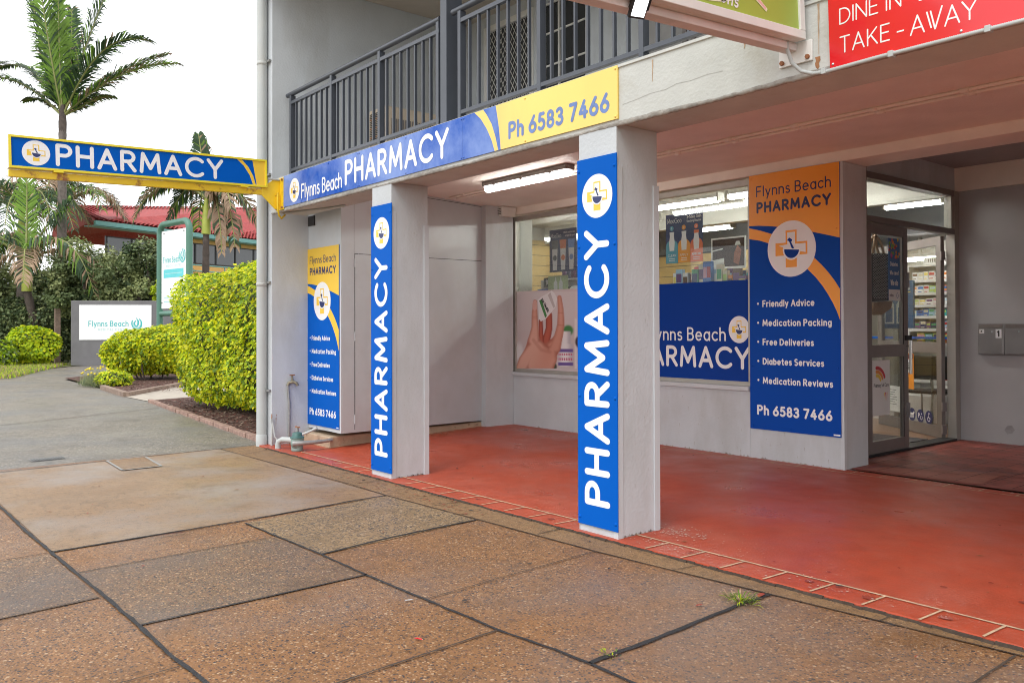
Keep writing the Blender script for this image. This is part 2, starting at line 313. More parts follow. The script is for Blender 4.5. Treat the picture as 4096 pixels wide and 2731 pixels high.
# ------------------------------------------------------------------ rounded stroke lettering
def arc(cx, cy, rx, ry, a0, a1, n=None):
    n = n or max(5, int(abs(a1 - a0) / 15))
    return [(cx + rx * math.cos(R(a0 + (a1 - a0) * i / n)), cy + ry * math.sin(R(a0 + (a1 - a0) * i / n))) for i in range(n + 1)]
_bowl = arc(.25, .33, .25, .33, 0, 360, 24)
_S = arc(.25, .76, .23, .24, 40, 270) + arc(.25, .26, .26, .26, 90, -140)[1:]
_s = arc(.19, .5, .17, .16, 40, 270) + arc(.19, .17, .19, .17, 90, -140)[1:]
_six = arc(.27, .29, .27, .29, 0, 360, 24)
GL = {
 'A': (.72, [[(0, 0), (.36, 1)], [(.36, 1), (.72, 0)], [(.12, .32), (.60, .32)]]),
 'B': (.54, [[(0, 0), (0, 1)], [(0, 1), (.28, 1)] + arc(.28, .77, .22, .23, 90, -90) + [(0, .54)], [(.28, .54)] + arc(.28, .27, .26, .27, 90, -90) + [(0, 0)]]),
 'C': (.80, [arc(.47, .5, .47, .5, 45, 315, 24)]),
 'D': (.66, [[(0, 0), (0, 1)], [(0, 1), (.2, 1)] + arc(.2, .5, .46, .5, 90, -90) + [(0, 0)]]),
 'E': (.5, [[(0, 0), (0, 1)], [(0, 1), (.5, 1)], [(0, .52), (.44, .52)], [(0, 0), (.5, 0)]]),
 'F': (.48, [[(0, 0), (0, 1)], [(0, 1), (.48, 1)], [(0, .52), (.42, .52)]]),
 'G': (.84, [arc(.47, .5, .47, .5, 45, 360, 24), [(.94, .48), (.55, .48)]]),
 'H': (.62, [[(0, 0), (0, 1)], [(.62, 0), (.62, 1)], [(0, .52), (.62, .52)]]),
 'I': (0.02, [[(0.01, 0), (0.01, 1)]]),
 'K': (.6, [[(0, 0), (0, 1)], [(.56, 1), (.05, .45)], [(.2, .6), (.6, 0)]]),
 'L': (.46, [[(0, 1), (0, 0)], [(0, 0), (.46, 0)]]),
 'M': (.86, [[(0, 0), (.08, 1)], [(.08, 1), (.43, .2)], [(.43, .2), (.78, 1)], [(.78, 1), (.86, 0)]]),
 'N': (.64, [[(0, 0), (0, 1)], [(0, 1), (.64, 0)], [(.64, 0), (.64, 1)]]),
 'O': (.9, [arc(.45, .5, .45, .5, 0, 360, 28)]),
 'P': (.54, [[(0, 0), (0, 1)], [(0, 1), (.28, 1)] + arc(.28, .74, .26, .26, 90, -90) + [(0, .48)]]),
 'R': (.58, [[(0, 0), (0, 1)], [(0, 1), (.28, 1)] + arc(.28, .74, .26, .26, 90, -90) + [(0, .48)], [(.26, .48), (.58, 0)]]),
 'S': (.52, [_S]), 'T': (.6, [[(0, 1), (.6, 1)], [(.3, 1), (.3, 0)]]),
 'U': (.6, [[(0, 1), (0, .3)] + arc(.3, .3, .3, .3, 180, 360) + [(.6, 1)]]),
 'V': (.66, [[(0, 1), (.33, 0)], [(.33, 0), (.66, 1)]]),
 'W': (1.0, [[(0, 1), (.25, 0)], [(.25, 0), (.5, .9)], [(.5, .9), (.75, 0)], [(.75, 0), (1, 1)]]),
 'w_thin': (.78, [[(0, 1), (.22, .12)], [(.2, 1), (.42, 0)], [(.42, 0), (.78, 1.12)]]),
 'Y': (.7, [[(0, 1), (.35, .46)], [(.35, .46), (.7, 1)], [(.35, .46), (.35, 0)]]),
 'a': (.5, [_bowl, [(.5, 0), (.5, .66)]]), 'b': (.5, [[(0, 0), (0, 1)], _bowl]),
 'c': (.44, [arc(.27, .33, .27, .33, 48, 312, 18)]), 'd': (.5, [_bowl, [(.5, 0), (.5, 1)]]),
 'e': (.52, [[(0.02, .34), (.52, .34)], arc(.26, .33, .26, .33, 0, 312, 20)]),
 'f': (.3, [[(.32, 1), (.22, .99), (.12, .88), (.12, 0)], [(0, .64), (.28, .64)]]),
 'g': (.5, [_bowl, [(.5, .66), (.5, -.06)] + arc(.27, -.06, .23, .22, 0, -140)]),
 'h': (.46, [[(0, 0), (0, 1)], [(0, .4)] + arc(.23, .42, .23, .24, 170, 0) + [(.46, 0)]]),
 'i': (.02, [[(.01, 0), (.01, .66)], [(.01, .93), (.012, .94)]]),
 'k': (.42, [[(0, 0), (0, 1)], [(.38, .66), (.04, .28)], [(.16, .42), (.42, 0)]]),
 'l': (.02, [[(.01, 0), (.01, 1)]]),
 'm': (.78, [[(0, 0), (0, .66)], [(0, .4)] + arc(.195, .45, .195, .21, 170, 0) + [(.39, 0)], [(.39, .4)] + arc(.585, .45, .195, .21, 170, 0) + [(.78, 0)]]),
 'n': (.46, [[(0, 0), (0, .66)], [(0, .4)] + arc(.23, .42, .23, .24, 170, 0) + [(.46, 0)]]),
 'o': (.52, [arc(.26, .33, .26, .33, 0, 360, 22)]), 'p': (.5, [[(0, -.3), (0, .66)], _bowl]),
 'r': (.28, [[(0, 0), (0, .66)], [(0, .4)] + arc(.22, .42, .22, .24, 170, 70)]),
 's': (.38, [_s]), 't': (.3, [[(.12, .92), (.12, .14), (.18, .02), (.3, 0)], [(0, .66), (.3, .66)]]),
 'u': (.46, [[(0, .66), (0, .26)] + arc(.23, .25, .23, .25, 180, 360) + [(.46, .66)], [(.46, 0), (.46, .3)]]),
 'v': (.46, [[(0, .66), (.23, 0)], [(.23, 0), (.46, .66)]]),
 'w': (.74, [[(0, .66), (.19, 0)], [(.19, 0), (.37, .6)], [(.37, .6), (.55, 0)], [(.55, 0), (.74, .66)]]),
 'x': (.44, [[(0, .66), (.44, 0)], [(0, 0), (.44, .66)]]),
 'y': (.46, [[(0, .66), (.23, .02)], [(.46, .66), (.12, -.3)]]),
 '0': (.54, [arc(.27, .5, .27, .5, 0, 360, 24)]), '1': (.2, [[(0, .8), (.18, 1)], [(.18, 1), (.18, 0)]]),
 '2': (.5, [arc(.25, .74, .25, .26, 165, -30) + [(0, 0)], [(0, 0), (.5, 0)]]),
 '3': (.5, [arc(.23, .76, .22, .24, 150, -90), arc(.23, .26, .26, .26, 90, -150)]),
 '4': (.56, [[(.36, 1), (0, .28)], [(0, .28), (.56, .28)], [(.4, .6), (.4, 0)]]),
 '5': (.5, [[(.44, 1), (.1, 1)], [(.1, 1), (.06, .56)], [(.06, .56)] + arc(.22, .31, .28, .31, 110, -140)]),
 '6': (.54, [_six, [(.4, 1), (.12, .56)]]), '7': (.5, [[(0, 1), (.5, 1)], [(.5, 1), (.15, 0)]]),
 '8': (.5, [arc(.25, .76, .21, .24, 0, 360, 20), arc(.25, .26, .25, .26, 0, 360, 20)]),
 '-': (.3, [[(0, .42), (.3, .42)]]), '.': (.04, [[(.02, 0), (.022, .01)]]), '?': (.44, [arc(.22, .78, .2, .22, 170, -60) + [(.24, .3)], [(.24, .02), (.242, .03)]]),
 "'": (.02, [[(.01, .8), (.01, 1)]]),
}
def stroke(mb, fr, pts, w, c, mt):
    if len(pts) < 2: return
    n = len(pts); L = []; Rr = []; closed = n > 8 and abs(pts[0][0] - pts[-1][0]) < 1e-6 and abs(pts[0][1] - pts[-1][1]) < 1e-6
    for i in range(n):
        a = pts[i - 1] if i else (pts[-2] if closed else pts[0]); b = pts[i + 1] if i < n - 1 else (pts[1] if closed else pts[-1])
        dx, dy = b[0] - a[0], b[1] - a[1]; q = math.hypot(dx, dy) or 1; dx /= q; dy /= q
        L.append((pts[i][0] - dy * w / 2, pts[i][1] + dx * w / 2)); Rr.append((pts[i][0] + dy * w / 2, pts[i][1] - dx * w / 2))
    V = [fr.p(x, y, c) for x, y in L] + [fr.p(x, y, c) for x, y in Rr]
    mb.add(V, [(i + 1, i, n + i, n + i + 1) for i in range(n - 1)], mt)
    if not closed:
        for (p, q, sgn) in ((pts[0], pts[1], -1), (pts[-1], pts[-2], -1)):
            an = math.atan2(p[1] - q[1], p[0] - q[0])
            cap = [(p[0] + w / 2 * math.cos(an + t), p[1] + w / 2 * math.sin(an + t)) for t in [-math.pi / 2 + math.pi * k / 6 for k in range(7)]]
            mb.poly(fr, cap, c, mt)
def text(mb, fr, s, x, y, H, w, width=None, c=.0, mt=None, gap=None, slant=0.0, alt=None):
    """s at (x, y baseline), cap height H, stroke w (fraction of H); width fits the run"""
    sw = w * H; h = H - sw; gp = (gap if gap is not None else .15) * H + sw
    adv = 0; items = []
    for ch in s:
        if ch == ' ': adv += .30 * H; continue
        g = GL[(alt or {}).get(ch, ch)]; items.append((adv, g)); adv += g[0] * h + gp
    tot = adv - gp; k = 1.0
    if width: k = (width - sw) / max(tot, 1e-6)
    ly = 0
    for a, g in items:
        for st in g[1]:
            pts = [(x + sw / 2 + (a + px * h) * k + slant * (py * h), y + sw / 2 + py * h) for px, py in st]
            stroke(mb, fr, pts, sw, c + .0003 * (ly % 5), mt); ly += 1

def emblem(fr, cx, cy, r, c, parent, m_y=None, rx=None):
    """white roundel, outlined yellow cross with filled lower half, blue mortar and pestle"""
    m_y = m_y or m_yel; kx = (rx or r) / r
    mb = MB(); mb.disc(fr, cx, cy, r * kx, c, m_white, 44, r)
    def P(pts): return [(cx + a * r * kx, cy + b * r) for a, b in pts]
    t, L = .23, .66
    plus = [(-t, -L), (t, -L), (t, -t), (L, -t), (L, t), (t, t), (t, L), (-t, L), (-t, t), (-L, t), (-L, -t), (-t, -t)]
    mb.poly(fr, P(plus), c + .0005, m_y)
    e = .07; t2, L2 = t - e, L - e
    up = [(L2, -t2 + .12), (L2, t2), (t2, t2), (t2, L2), (-t2, L2), (-t2, t2), (-L2 + .0, t2 - .06), (-.25, .0), (.0, -.05)]
    mb.poly(fr, P([(L2, -t2), (L2, t2), (t2, t2), (t2, L2), (-t2, L2), (-t2, .16), (-.52, .13), (-.12, -.02)]), c + .001, m_white)
    bowl = [(-.28 + 0 * i, 0) for i in range(0)] + [(.02 + .31 * math.cos(R(a)), -.03 + .31 * math.sin(R(a))) for a in range(175, 366, 15)]
    mb.poly(fr, P([(.02 + .37 * math.cos(R(a)), -.03 + .37 * math.sin(R(a))) for a in range(165, 376, 15)]), c + .0015, m_white)
    mb.poly(fr, P(bowl), c + .002, m_navy if m_y is m_yel else m_bluew)
    mb.poly(fr, P([(-.10, .30), (.0, .24), (.13, -.0), (.03, -.0), (-.04, .17)]), c + .002, m_navy if m_y is m_yel else m_bluew)
    mb.poly(fr, P([(-.17, .30), (-.08, .40), (.05, .32), (.02, .24)]), c + .0023, m_navy if m_y is m_yel else m_bluew)
    return mb.build('emblem', parent)

def screws(fr, pts, c, mt, parent, r=.009):
    for a, b in pts:
        mb = MB(); mb.lathe(fr.p(a, b, c), [(r, 0), (r * .9, .003), (r * .45, .006), (0, .0065)], mt, 10, fr.n); mb.build('screw', parent)

# ================================================================== SETTING
def ground_sheet(name, pts, z, mt, parent=None, kind='structure'):
    mb = MB(); mb.poly(WORLD, pts, z, mt); o = mb.build(name, parent)
    if not parent: o['kind'] = kind
    return o
def ribbon(mb, pts, w, z, mt, jag=.35):
    P = [Vector((x, y, 0)) for x, y in pts]; out = []
    for a, b in zip(P[:-1], P[1:]):
        n = max(2, int((b - a).length / .06))
        for i in range(n): out.append(a.lerp(b, i / n))
    out.append(P[-1]); V = []
    for i, p in enumerate(out):
        d = (out[min(i + 1, len(out) - 1)] - out[max(i - 1, 0)]).normalized(); nn = Vector((-d.y, d.x, 0))
        o = nn * random.uniform(-jag, jag) * w * .35
        V += [p + o + nn * w * .5 * random.uniform(1 - jag, 1 + jag) + Vector((0, 0, z)), p + o - nn * w * .5 * random.uniform(1 - jag, 1 + jag) + Vector((0, 0, z))]
    mb.add(V, [(2 * i, 2 * i + 1, 2 * i + 3, 2 * i + 2) for i in range(len(out) - 1)], mt)

ground_sheet('ground', [(-400, -400), (400, -400), (400, 400), (-400, 400)], -.12, m_earth)
ZF = -.02
fp = ground_sheet('footpath', [(-6.5, -14), (14, -14), (14, .3), (-6.63, .3)], ZF, m_foot)
ground_sheet('driveway', [(-40, -14), (-6.5, -14), (-6.63, .3), (-7.04, .15), (-13.2, .70), (-17.2, .86), (-21.5, .98), (-26, 4.8), (-32, 7.5)], ZF - .002, m_drive)
ground_sheet('crossing_slab', [(-6.42, -2.76), (-3.06, -2.72), (-3.22, -.36), (-6.6, -.44)], ZF + .003, m_smooth, fp)
ground_sheet('sandy_slab_strip', [(-6.6, -.43), (-3.24, -.35), (-1.03, -.255), (.08, -.155), (1.17, -.055), (4, .2), (4, .5), (-6.62, .2)], ZF + .003, m_strip, fp)
ground_sheet('mottled_slab', [(-3.04, -1.57), (-2.0, -1.52), (-2.12, -.31), (-3.23, -.36)], ZF + .003, m_mottle, fp)
ground_sheet('grey_slab', [(-2.52, -2.7), (-1.45, -2.68), (-1.48, -1.53), (-2.56, -1.56)], ZF + .003, m_foot_g, fp)
ground_sheet('grey_slab', [(-3.03, -3.6), (-1.9, -3.6), (-1.98, -2.72), (-3.03, -2.74)], ZF + .003, m_foot_g, fp)
JN = [(.030, [(-6.41, -2.53), (-6.52, -1.4), (-6.64, 0.1)]),
 (.035, [(-7.2, -2.80), (-4.7, -2.76), (-3.72, -2.75), (-3.04, -2.73), (-2.45, -2.71), (-1.44, -2.68), (-1.04, -2.68), (-.66, -2.66), (3, -2.6)]),
 (.030, [(-3.06, -2.73), (-3.1, -1.97), (-3.12, -1.53), (-3.22, -.68), (-3.24, -.36)]),
 (.026, [(-3.04, -1.57), (-2.0, -1.53), (-1.47, -1.53), (-.95, -1.51), (-.38, -1.49), (-.07, -1.45), (.12, -1.44), (.34, -1.44), (4, -1.4)]),
 (.012, [(-6.61, -.45), (-3.85, -.35), (-3.24, -.36), (-2.13, -.3), (-1.03, -.26), (-.63, -.23), (.08, -.16), (.61, -.11), (1.17, -.06), (4, .2)]),
 (.028, [(-2.0, -1.52), (-2.08, -1.01), (-2.12, -.31)]),
 (.040, [(.12, -1.44), (.11, -.95), (.08, -.46), (.08, -.16)]),
 (.020, [(-1.45, -2.67), (-1.46, -2.19), (-1.47, -1.77), (-1.48, -1.52)])]
JT = [(.008, [(-2.5, -2.7), (-2.56, -1.58)]), (.010, [(-3.02, -3.6), (-3.04, -2.75)]), (.007, [(-4.18, -3.4), (-4.19, -2.76)]), (.008, [(-1.88, -3.6), (-1.98, -2.71)]),
 (.008, [(-.80, -3.6), (-.87, -2.69)]), (.007, [(-.94, -1.48), (-1.03, -.26)]), (.010, [(-.32, -2.66), (-.39, -1.5)]), (.007, [(-2.68, -.3), (-2.67, -.04)]),
 (.010, [(-1.55, -.26), (-1.56, -.04)]), (.007, [(-6.02, -.39), (-6.19, -.06)]), (.007, [(-4.87, -.28), (-4.94, -.06)]), (.009, [(1.15, -.08), (1.16, -1.4)]),
 (.006, [(-.49, -.21), (-.46, -.03)]), (.006, [(.61, -.11), (.61, -.02)]), (.007, [(-3.84, -.28), (-3.81, -.05)]), (.02, [(-10.4, -4), (-10.7, -1.94), (-11.85, .47)]), (.02, [(-24.0, -.4), (-25.4, .95)]), (.02, [(-18.9, -4), (-18.9, .7)])]
mb = MB()
for w, p in JN: ribbon(mb, p, w * .58, ZF + .007, m_joint, .3)
mb.build('joint_filler', fp)
mb = MB()
for w, p in JT: ribbon(mb, p, w, ZF + .0075, m_thin)
mb.build('saw_cut', fp)

# porch floor: painted slab with a tile-pattern border
pf = MB(); pf.prism(WORLD, [(-6.3, -.05), (-3.6, -.05), (-1.1, -.033), (1.2, .005), (9, .12), (9, 3.42), (-6.6, 3.42), (-6.6, -.04)], -.10, 0, m_terra)
porch = pf.build('porch_floor', None, .004, kind='structure')
mb = MB(); random.seed(2)
for (xa, ya), (xb, yb) in zip([(-6.3, -.05), (-3.6, -.05), (-1.1, -.033), (1.2, .005)], [(-3.6, -.05), (-1.1, -.033), (1.2, .005), (9, .12)]):
    n_ = int((xb - xa) / .05)
    for i in range(n_):
        a_, b_ = i / n_, (i + 1) / n_; x0, x1, y0 = xa + (xb - xa) * a_, xa + (xb - xa) * b_, ya + (yb - ya) * a_; dd = random.uniform(.006, .02)
        mb.box(x0, x1, y0 - dd, y0 + .002, ZF, -random.uniform(.003, .010), m_thin)
mb.build('dirt_edge', porch)
mb = MB()
def brd(x): return .118 + (x + 3.7) * .018
ribbon(mb, [(-5.7, brd(-5.7)), (-3.7, brd(-3.7)), (1.2, brd(1.2)), (6, brd(6))], .016, .004, m_grout, .12)
ribbon(mb, [(-5.9, 3.08), (-3.47, 3.145), (-1.39, 3.228), (0, 3.265), (6, 3.4)], .014, .004, m_grout, .12)
k = -20
while k < 30:
    x = .475 + .263 * k
    if -5.6 < x < 5.5 and not (-4.12 < x < -3.7 or -1.46 < x < -1.06): ribbon(mb, [(x, -.045 + max(0, (x + 1.1) * .018)), (x + .01, brd(x))], .013, .0045, m_grout, .12)
    if -6.1 < x < 5.5: ribbon(mb, [(x, 3.22 + (x + 1.39) * .034), (x, 3.37)], .012, .0045, m_grout, .12)
    k += 1
ribbon(mb, [(-5.72, .12), (-5.9, 1.3), (-6.2, 2.9)], .012, .0045, m_grout, .12)
mb.build('grout_line', porch)
# worn paint spots
mb = MB()
def speckle(mb, cx, cy, sx, sy, n, r0, r1, z, mt):
    for i in range(n):
        x, y = random.gauss(cx, sx), random.gauss(cy, sy); r = random.uniform(r0, r1); a = random.random() * 6
        if y < 0: continue
        mb.poly(WORLD, [(x + r * random.uniform(.6, 1.3) * math.cos(a + t), y + r * random.uniform(.4, 1) * math.sin(a + t)) for t in (0, 1.2, 2.5, 3.8, 5)], z, mt)
m_chip = mat('paint_chip', (.52, .40, .33), .8, .1, 20)
speckle(mb, -.93, .42, .10, .06, 130, .003, .010, .0052, m_chip)
speckle(mb, -.75, .1, .18, .05, 70, .003, .008, .0055, m_chip)
speckle(mb, -.3, .5, .25, .2, 40, .002, .006, .0052, m_chip)
speckle(mb, .2, .09, .12, .03, 25, .003, .009, .0055, m_chip)
speckle(mb, -3.2, 1.0, .25, .15, 50, .004, .01, .0052, m_chip)
speckle(mb, -1.0, 2.0, 1.6, .8, 70, .003, .008, .0052, m_chip)
speckle(mb, -.6, 3.36, .7, .02, 60, .004, .014, .0056, m_chip)
mb.build('paint_wear', porch)
mb = MB()
m_spot = mat('damp_spot', (.30, .055, .035), .25, .1, 8)
for (x, y, r) in ((.45, .10, .045), (.80, .10, .04), (.12, .12, .03), (.6, .55, .02), (.95, .6, .03), (.72, .8, .015), (-1.75, .04, .03), (-2.6, .05, .02), (.3, .7, .012), (-.2, .3, .01), (.1, .35, .012)):
    mb.poly(WORLD, [(x + r * random.uniform(.5, 1.2) * math.cos(t * .7), y + r * random.uniform(.4, .9) * math.sin(t * .7)) for t in range(9)], .0049, m_spot)
mb.build('damp_spot', porch)
lob = ground_sheet('lobby_floor', [(-1.487, 3.43), (3, 3.52), (3, 6.3), (-1.72, 6.3), (-1.72, 3.8), (-1.487, 3.8)], .006, m_lobby)
ground_sheet('patch', [(-1.40, 3.47), (-1.32, 3.72), (-.46, 4.24), (-.41, 3.52)], .010, m_lobbypatch, lob)
mb = MB()
for i in range(14): ribbon(mb, [(-1.7 + i * .22, 3.5 if i * .22 - 1.7 > -1.48 else 3.82), (-1.7 + i * .22, 6.25)], .006, .0125, m_thin, .3)
for i in range(12): ribbon(mb, [(-1.68, 3.86 + i * .2), (1.6, 3.86 + i * .2)], .006, .0128, m_thin, .3)
mb.build('paver_joint', lob)

# garden beds, path, verge
bed1 = ground_sheet('mulch_bed', [(-6.6, .18), (-7.04, .16), (-13.15, .72), (-13.9, 3.2), (-14.5, 6), (-6.6, 6)], .012, m_mulch)
ground_sheet('side_path', [(-13.19, .70), (-14.58, .66), (-17.7, 3.0), (-20, 6), (-14.5, 6), (-13.9, 3.2)], -.012, m_path)
ground_sheet('mulch_bed', [(-14.65, .68), (-17.2, .86), (-21.5, .98), (-26, 4.8), (-20, 6), (-17.75, 3.02)], .012, m_mulch)
ground_sheet('lawn', [(-23.3, -.25), (-26, .35), (-29.6, 2.9), (-29.5, 3.6), (-60, 12), (-60, -12), (-22, -12)], .0, m_lawn)

# ================================================================== THE BUILDING
B = thing('pharmacy_building', 'grey rendered two-storey shop building with a deep porch and railed balcony', 'building', (-2, 3.4, 0))
# left end wall (wing)
mb = MB(); mb.box(-6.62, -6.40, .06, 2.9, -.1, 6.2, m_paint); mb.build('end_wall', B, .006)
mb = MB(); mb.box(-6.43, -6.2, 2.9, 3.36, -.1, 2.9, m_paint); mb.build('end_wall', B)
# downpipe
mb = MB(); mb.tube([(-6.53, .0, -.02), (-6.53, .0, 6.2)], .056, m_pvc, 18)
for z in (1.78, 4.25): mb.lathe((-6.53, .0, z), [(.056, -.02), (.061, -.018), (.061, .018), (.056, .02)], m_pvc, 18)
mb.lathe((-6.53, .0, -.02), [(.062, 0), (.062, .12), (.056, .13)], m_pvc, 18)
dp = mb.build('downpipe', B)
mb = MB()
for z in (1.80, 4.27, 3.0, .6): mb.box(-6.49, -6.41, .03, .055, z - .012, z + .012, m_galv)
mb.build('bracket', dp)
# columns
def column(x0, x1):
    mb = MB(); mb.box(x0, x1, 0, .375, -.03, 2.55, m_paint); c = mb.build('column', B, .003)
    mb = MB(); mb.box(x1, x1 + .007, -.005, .042, .0, 2.30, m_paint_b); mb.box(x1 - .03, x1, -.004, -.0005, .0, 2.30, m_paint_b); mb.build('corner_trim', c)
    mb = MB(); mb.box(x1, x1 + .009, .333, .382, .0, 2.2, m_paint_b); mb.build('corner_trim', c)
    mb = MB(); mb.box(x0 - .003, x0, -.003, .036, .0, 2.30, m_paint_b); mb.build('corner_trim', c)
column(-4.08, -3.755); column(-1.427, -1.095)
# fascia beam
mb = MB()
pts = [(0.0, 2.545), (.012, 2.532), (.03, 2.551), (.40, 2.551), (.40, 2.89), (.40, 2.905), (-.01, 2.905), (-.01, 2.888), (0, 2.885)]
fx = Fr((-6.265, 0, 0), (0, 1, 0), (0, 0, 1))
mb.prism(fx, pts, 0, 16, m_fascia); mb.build('fascia_beam', B)
random.seed(5)
mb = MB(); V = []
N = 420
for i in range(N + 1):
    x = -6.264 + 10.2 * i / N
    h1 = .010 + .006 * math.sin(x * 5.3) + random.uniform(-.003, .003); dz = random.uniform(-.002, .002)
    V += [(x, -.0015, 2.545 + h1), (x, -.004, 2.537 + dz), (x, .010, 2.528 + dz), (x, .034 + random.uniform(-.006, .006), 2.5495)]
mb.add(V, [(4 * i + k, 4 * i + k + 1, 4 * i + k + 5, 4 * i + k + 4) for i in range(N) for k in range(3)], m_beamlip, True)
mb.build('flaking_beam_edge', B)
mb = MB()
m_crack = mat('hairline_crack', (.42, .42, .39), .8, .1, 20)
cr = [(-1.04, 2.655), (-.93, 2.662), (-.82, 2.675), (-.7, 2.672), (-.62, 2.688), (-.52, 2.682), (-.4, 2.69), (-.3, 2.684)]
ff = FY(0, 0, 0)
for a, b in zip(cr[:-1], cr[1:]): stroke(mb, ff, [a, b], .003, .0012, m_crack)
mb.build('crack', B)
# stains that have a shape of their own
m_rs = mat('rust_streak', (.42, .30, .20), .8, .2, 25); m_rs2 = mat('dark_rust_streak', (.30, .14, .06), .8, .3, 25); m_dirt = mat('wall_grime', (.36, .34, .31), .85, .15, 20)
mb = MB(); random.seed(77)
def drip(fr, x, y, w, l, c, mt):
    n_ = 7; L_ = [(x - w * (.5 - .35 * i / n_) + random.uniform(-.15, .15) * w, y - l * i / n_) for i in range(n_ + 1)]; R_ = [(x + w * (.5 - .35 * i / n_) + random.uniform(-.15, .15) * w, y - l * i / n_) for i in range(n_ + 1)]
    mb.poly(fr, L_ + R_[::-1], c, mt)
fw_ = Fr((-6.40, 0, 0), (0, 1, 0), (0, 0, 1))
drip(fw_, .115, .335, .008, .02, .0015, m_rs2); drip(fw_, .112, .30, .010, .04, .0015, m_rs2); drip(fw_, .111, .26, .006, .06, .0012, m_rs)
drip(ff, -.80, 2.87, .012, .13, .0015, m_rs); drip(ff, -.16, 2.86, .02, .09, .0015, m_rs); drip(ff, .262, 2.62, .03, .07, .0015, m_rs2); drip(ff, .268, 2.88, .012, .25, .0015, m_rs); drip(ff, -5.98, 2.565, .05, .02, .0016, m_rs2)
for x0 in (-3.755, -1.095):
    fc_ = Fr((x0 + .0005, 0, 0), (0, 1, 0), (0, 0, 1))
    for i in range(26): 
        yy = .05 + random.random() * .27; h_ = random.uniform(.004, .02); mb.poly(fc_, [(yy, .002), (yy + random.uniform(.006, .03), .002), (yy + .012, h_)], .0008, m_dirt)
    for i in range(12): drip(fc_, random.uniform(.06, .31), random.uniform(.3, 2.2), .003, random.uniform(.01, .03), .0008, m_dirt)
fwl = FY(0, 3.363, 0)
for i in range(70):
    xx = random.uniform(-6.3, -1.55); h_ = random.uniform(.004, .022); mb.poly(fwl, [(xx, .002), (xx + random.uniform(.01, .05), .002), (xx + .014, h_)], .0008, m_dirt)
for i in range(24): drip(fwl, random.uniform(-3.6, -1.6), random.uniform(.05, .6), .005, random.uniform(.01, .05), .0008, m_dirt)
mb.build('stain', B)
# ceilings, lintel
bx('porch_ceiling', B, -6.6, 9, .40, 3.36, 2.89, 2.98, m_soffit, 0)
mb = MB(); mb.box(-6.6, 9, 3.363, 3.785, 2.795, 3.5, m_soffit); mb.build('lintel', B, .006)
bx('lobby_ceiling', B, -1.72, 6, 3.786, 6.4, 3.10, 3.2, mat('lobby_ceiling_paint', (.36, .33, .34), .7, .04, 3), 0)
mb = MB(); mb.box(-1.72, 6, 6.215, 6.25, 2.83, 3.099, m_soffit); mb.build('lobby_beam', B, .004)
# window wall, pillar
bx('sill_wall', B, -6.5, -2.485, 3.363, 3.50, -.02, .655, m_paint, .004)
mb = MB(); mb.box(-2.484, -1.487, 3.363, 3.785, -.02, 2.794, m_paint); pil = mb.build('pillar', B, .005)
mb = MB(); mb.box(-1.525, -1.4845, 3.3595, 3.3625, 0, 2.79, m_paint_b); mb.box(-1.4865, -1.4835, 3.3595, 3.395, 0, 2.79, m_paint_b); mb.build('corner_trim', pil)
bx('window_end_wall', B, -6.5, -6.435, 3.363, 3.5, .656, 2.794, m_paint, .003)
mb = MB(); mb.box(-1.72, 6, 6.252, 6.4, -.02, 3.1, mat('lobby_wall_paint', (.40, .40, .41), .65, .05, 3, bump=.1)); mb.build('lobby_wall', B)
bx('lobby_shade_wall', B, 2.2, 2.35, 3.5, 6.25, -.02, 3.1, m_paint, 0)  # unseen wall, added to darken the lobby
bx('balcony_slab', B, -6.39, 9, .41, 2.7, 2.985, 3.0, m_paint, 0)
# upper storey
mb = MB(); mb.box(-6.39, -5.95, 2.7, 2.9, 3.0, 5.22, m_paint); mb.box(-5.0, -4.87, 2.7, 2.9, 3.0, 5.22, m_paint); mb.box(-4.13, 9, 2.7, 2.9, 3.0, 5.22, m_paint)
mb.box(-5.95, -5.0, 2.7, 2.9, 5.08, 5.22, m_paint); mb.box(-4.87, -4.13, 2.7, 2.9, 5.08, 5.22, m_paint); mb.box(-4.87, -4.13, 2.7, 2.9, 3.0, 3.95, m_paint)
mb.build('upper_wall', B)
bx('balcony_ceiling', B, -6.39, 9, .0, 2.95, 5.221, 5.4, mat('balcony_ceiling_paint', (.5, .44, .37), .7, .05, 4), 0)
bx('upper_fascia', B, -6.62, 9, -.12, -.001, 5.15, 6.2, m_paint, .004)
# upper security door
sdr = MB(); sdr.box(-5.95, -5.0, 2.72, 2.75, 3.0, 5.08, m_dark); sd_o = sdr.build('balcony_door', B)
mb = MB()
for (a, b, c, d) in ((-5.95, -5.88, 3.0, 5.08), (-5.07, -5.0, 3.0, 5.08)): mb.box(a, b, 2.68, 2.718, c, d, m_whitep)
mb.box(-5.88, -5.07, 2.68, 2.718, 5.01, 5.08, m_whitep); mb.box(-5.88, -5.07, 2.69, 2.715, 3.95, 4.0, m_whitep); mb.build('frame', sd_o)
mb = MB(); fd = FY(-5.88, 2.712, 3.0)
for k in range(-24, 12):
    for sg in (1, -1):
        p = []
        for t in range(0, 41):
            zz = t * 2.0 / 40; xx = k * .075 + zz * .62 if sg > 0 else k * .075 + (2.0 - zz) * .62
            if 0 <= xx <= .81: p.append((xx, zz))
        if len(p) > 1: stroke(mb, fd, [p[0], p[-1]], .009, .0005 * (1 + (sg > 0)), m_whitep)
mb.build('security_mesh', sd_o)
uw = MB(); uw.box(-4.87, -4.13, 2.76, 2.77, 3.95, 5.08, m_winint); uwo = uw.build('upper_window', B)
mb = MB()
for x in (-4.87, -4.62, -4.16): mb.box(x, x + .025, 2.74, 2.759, 3.95, 5.08, m_whitep)
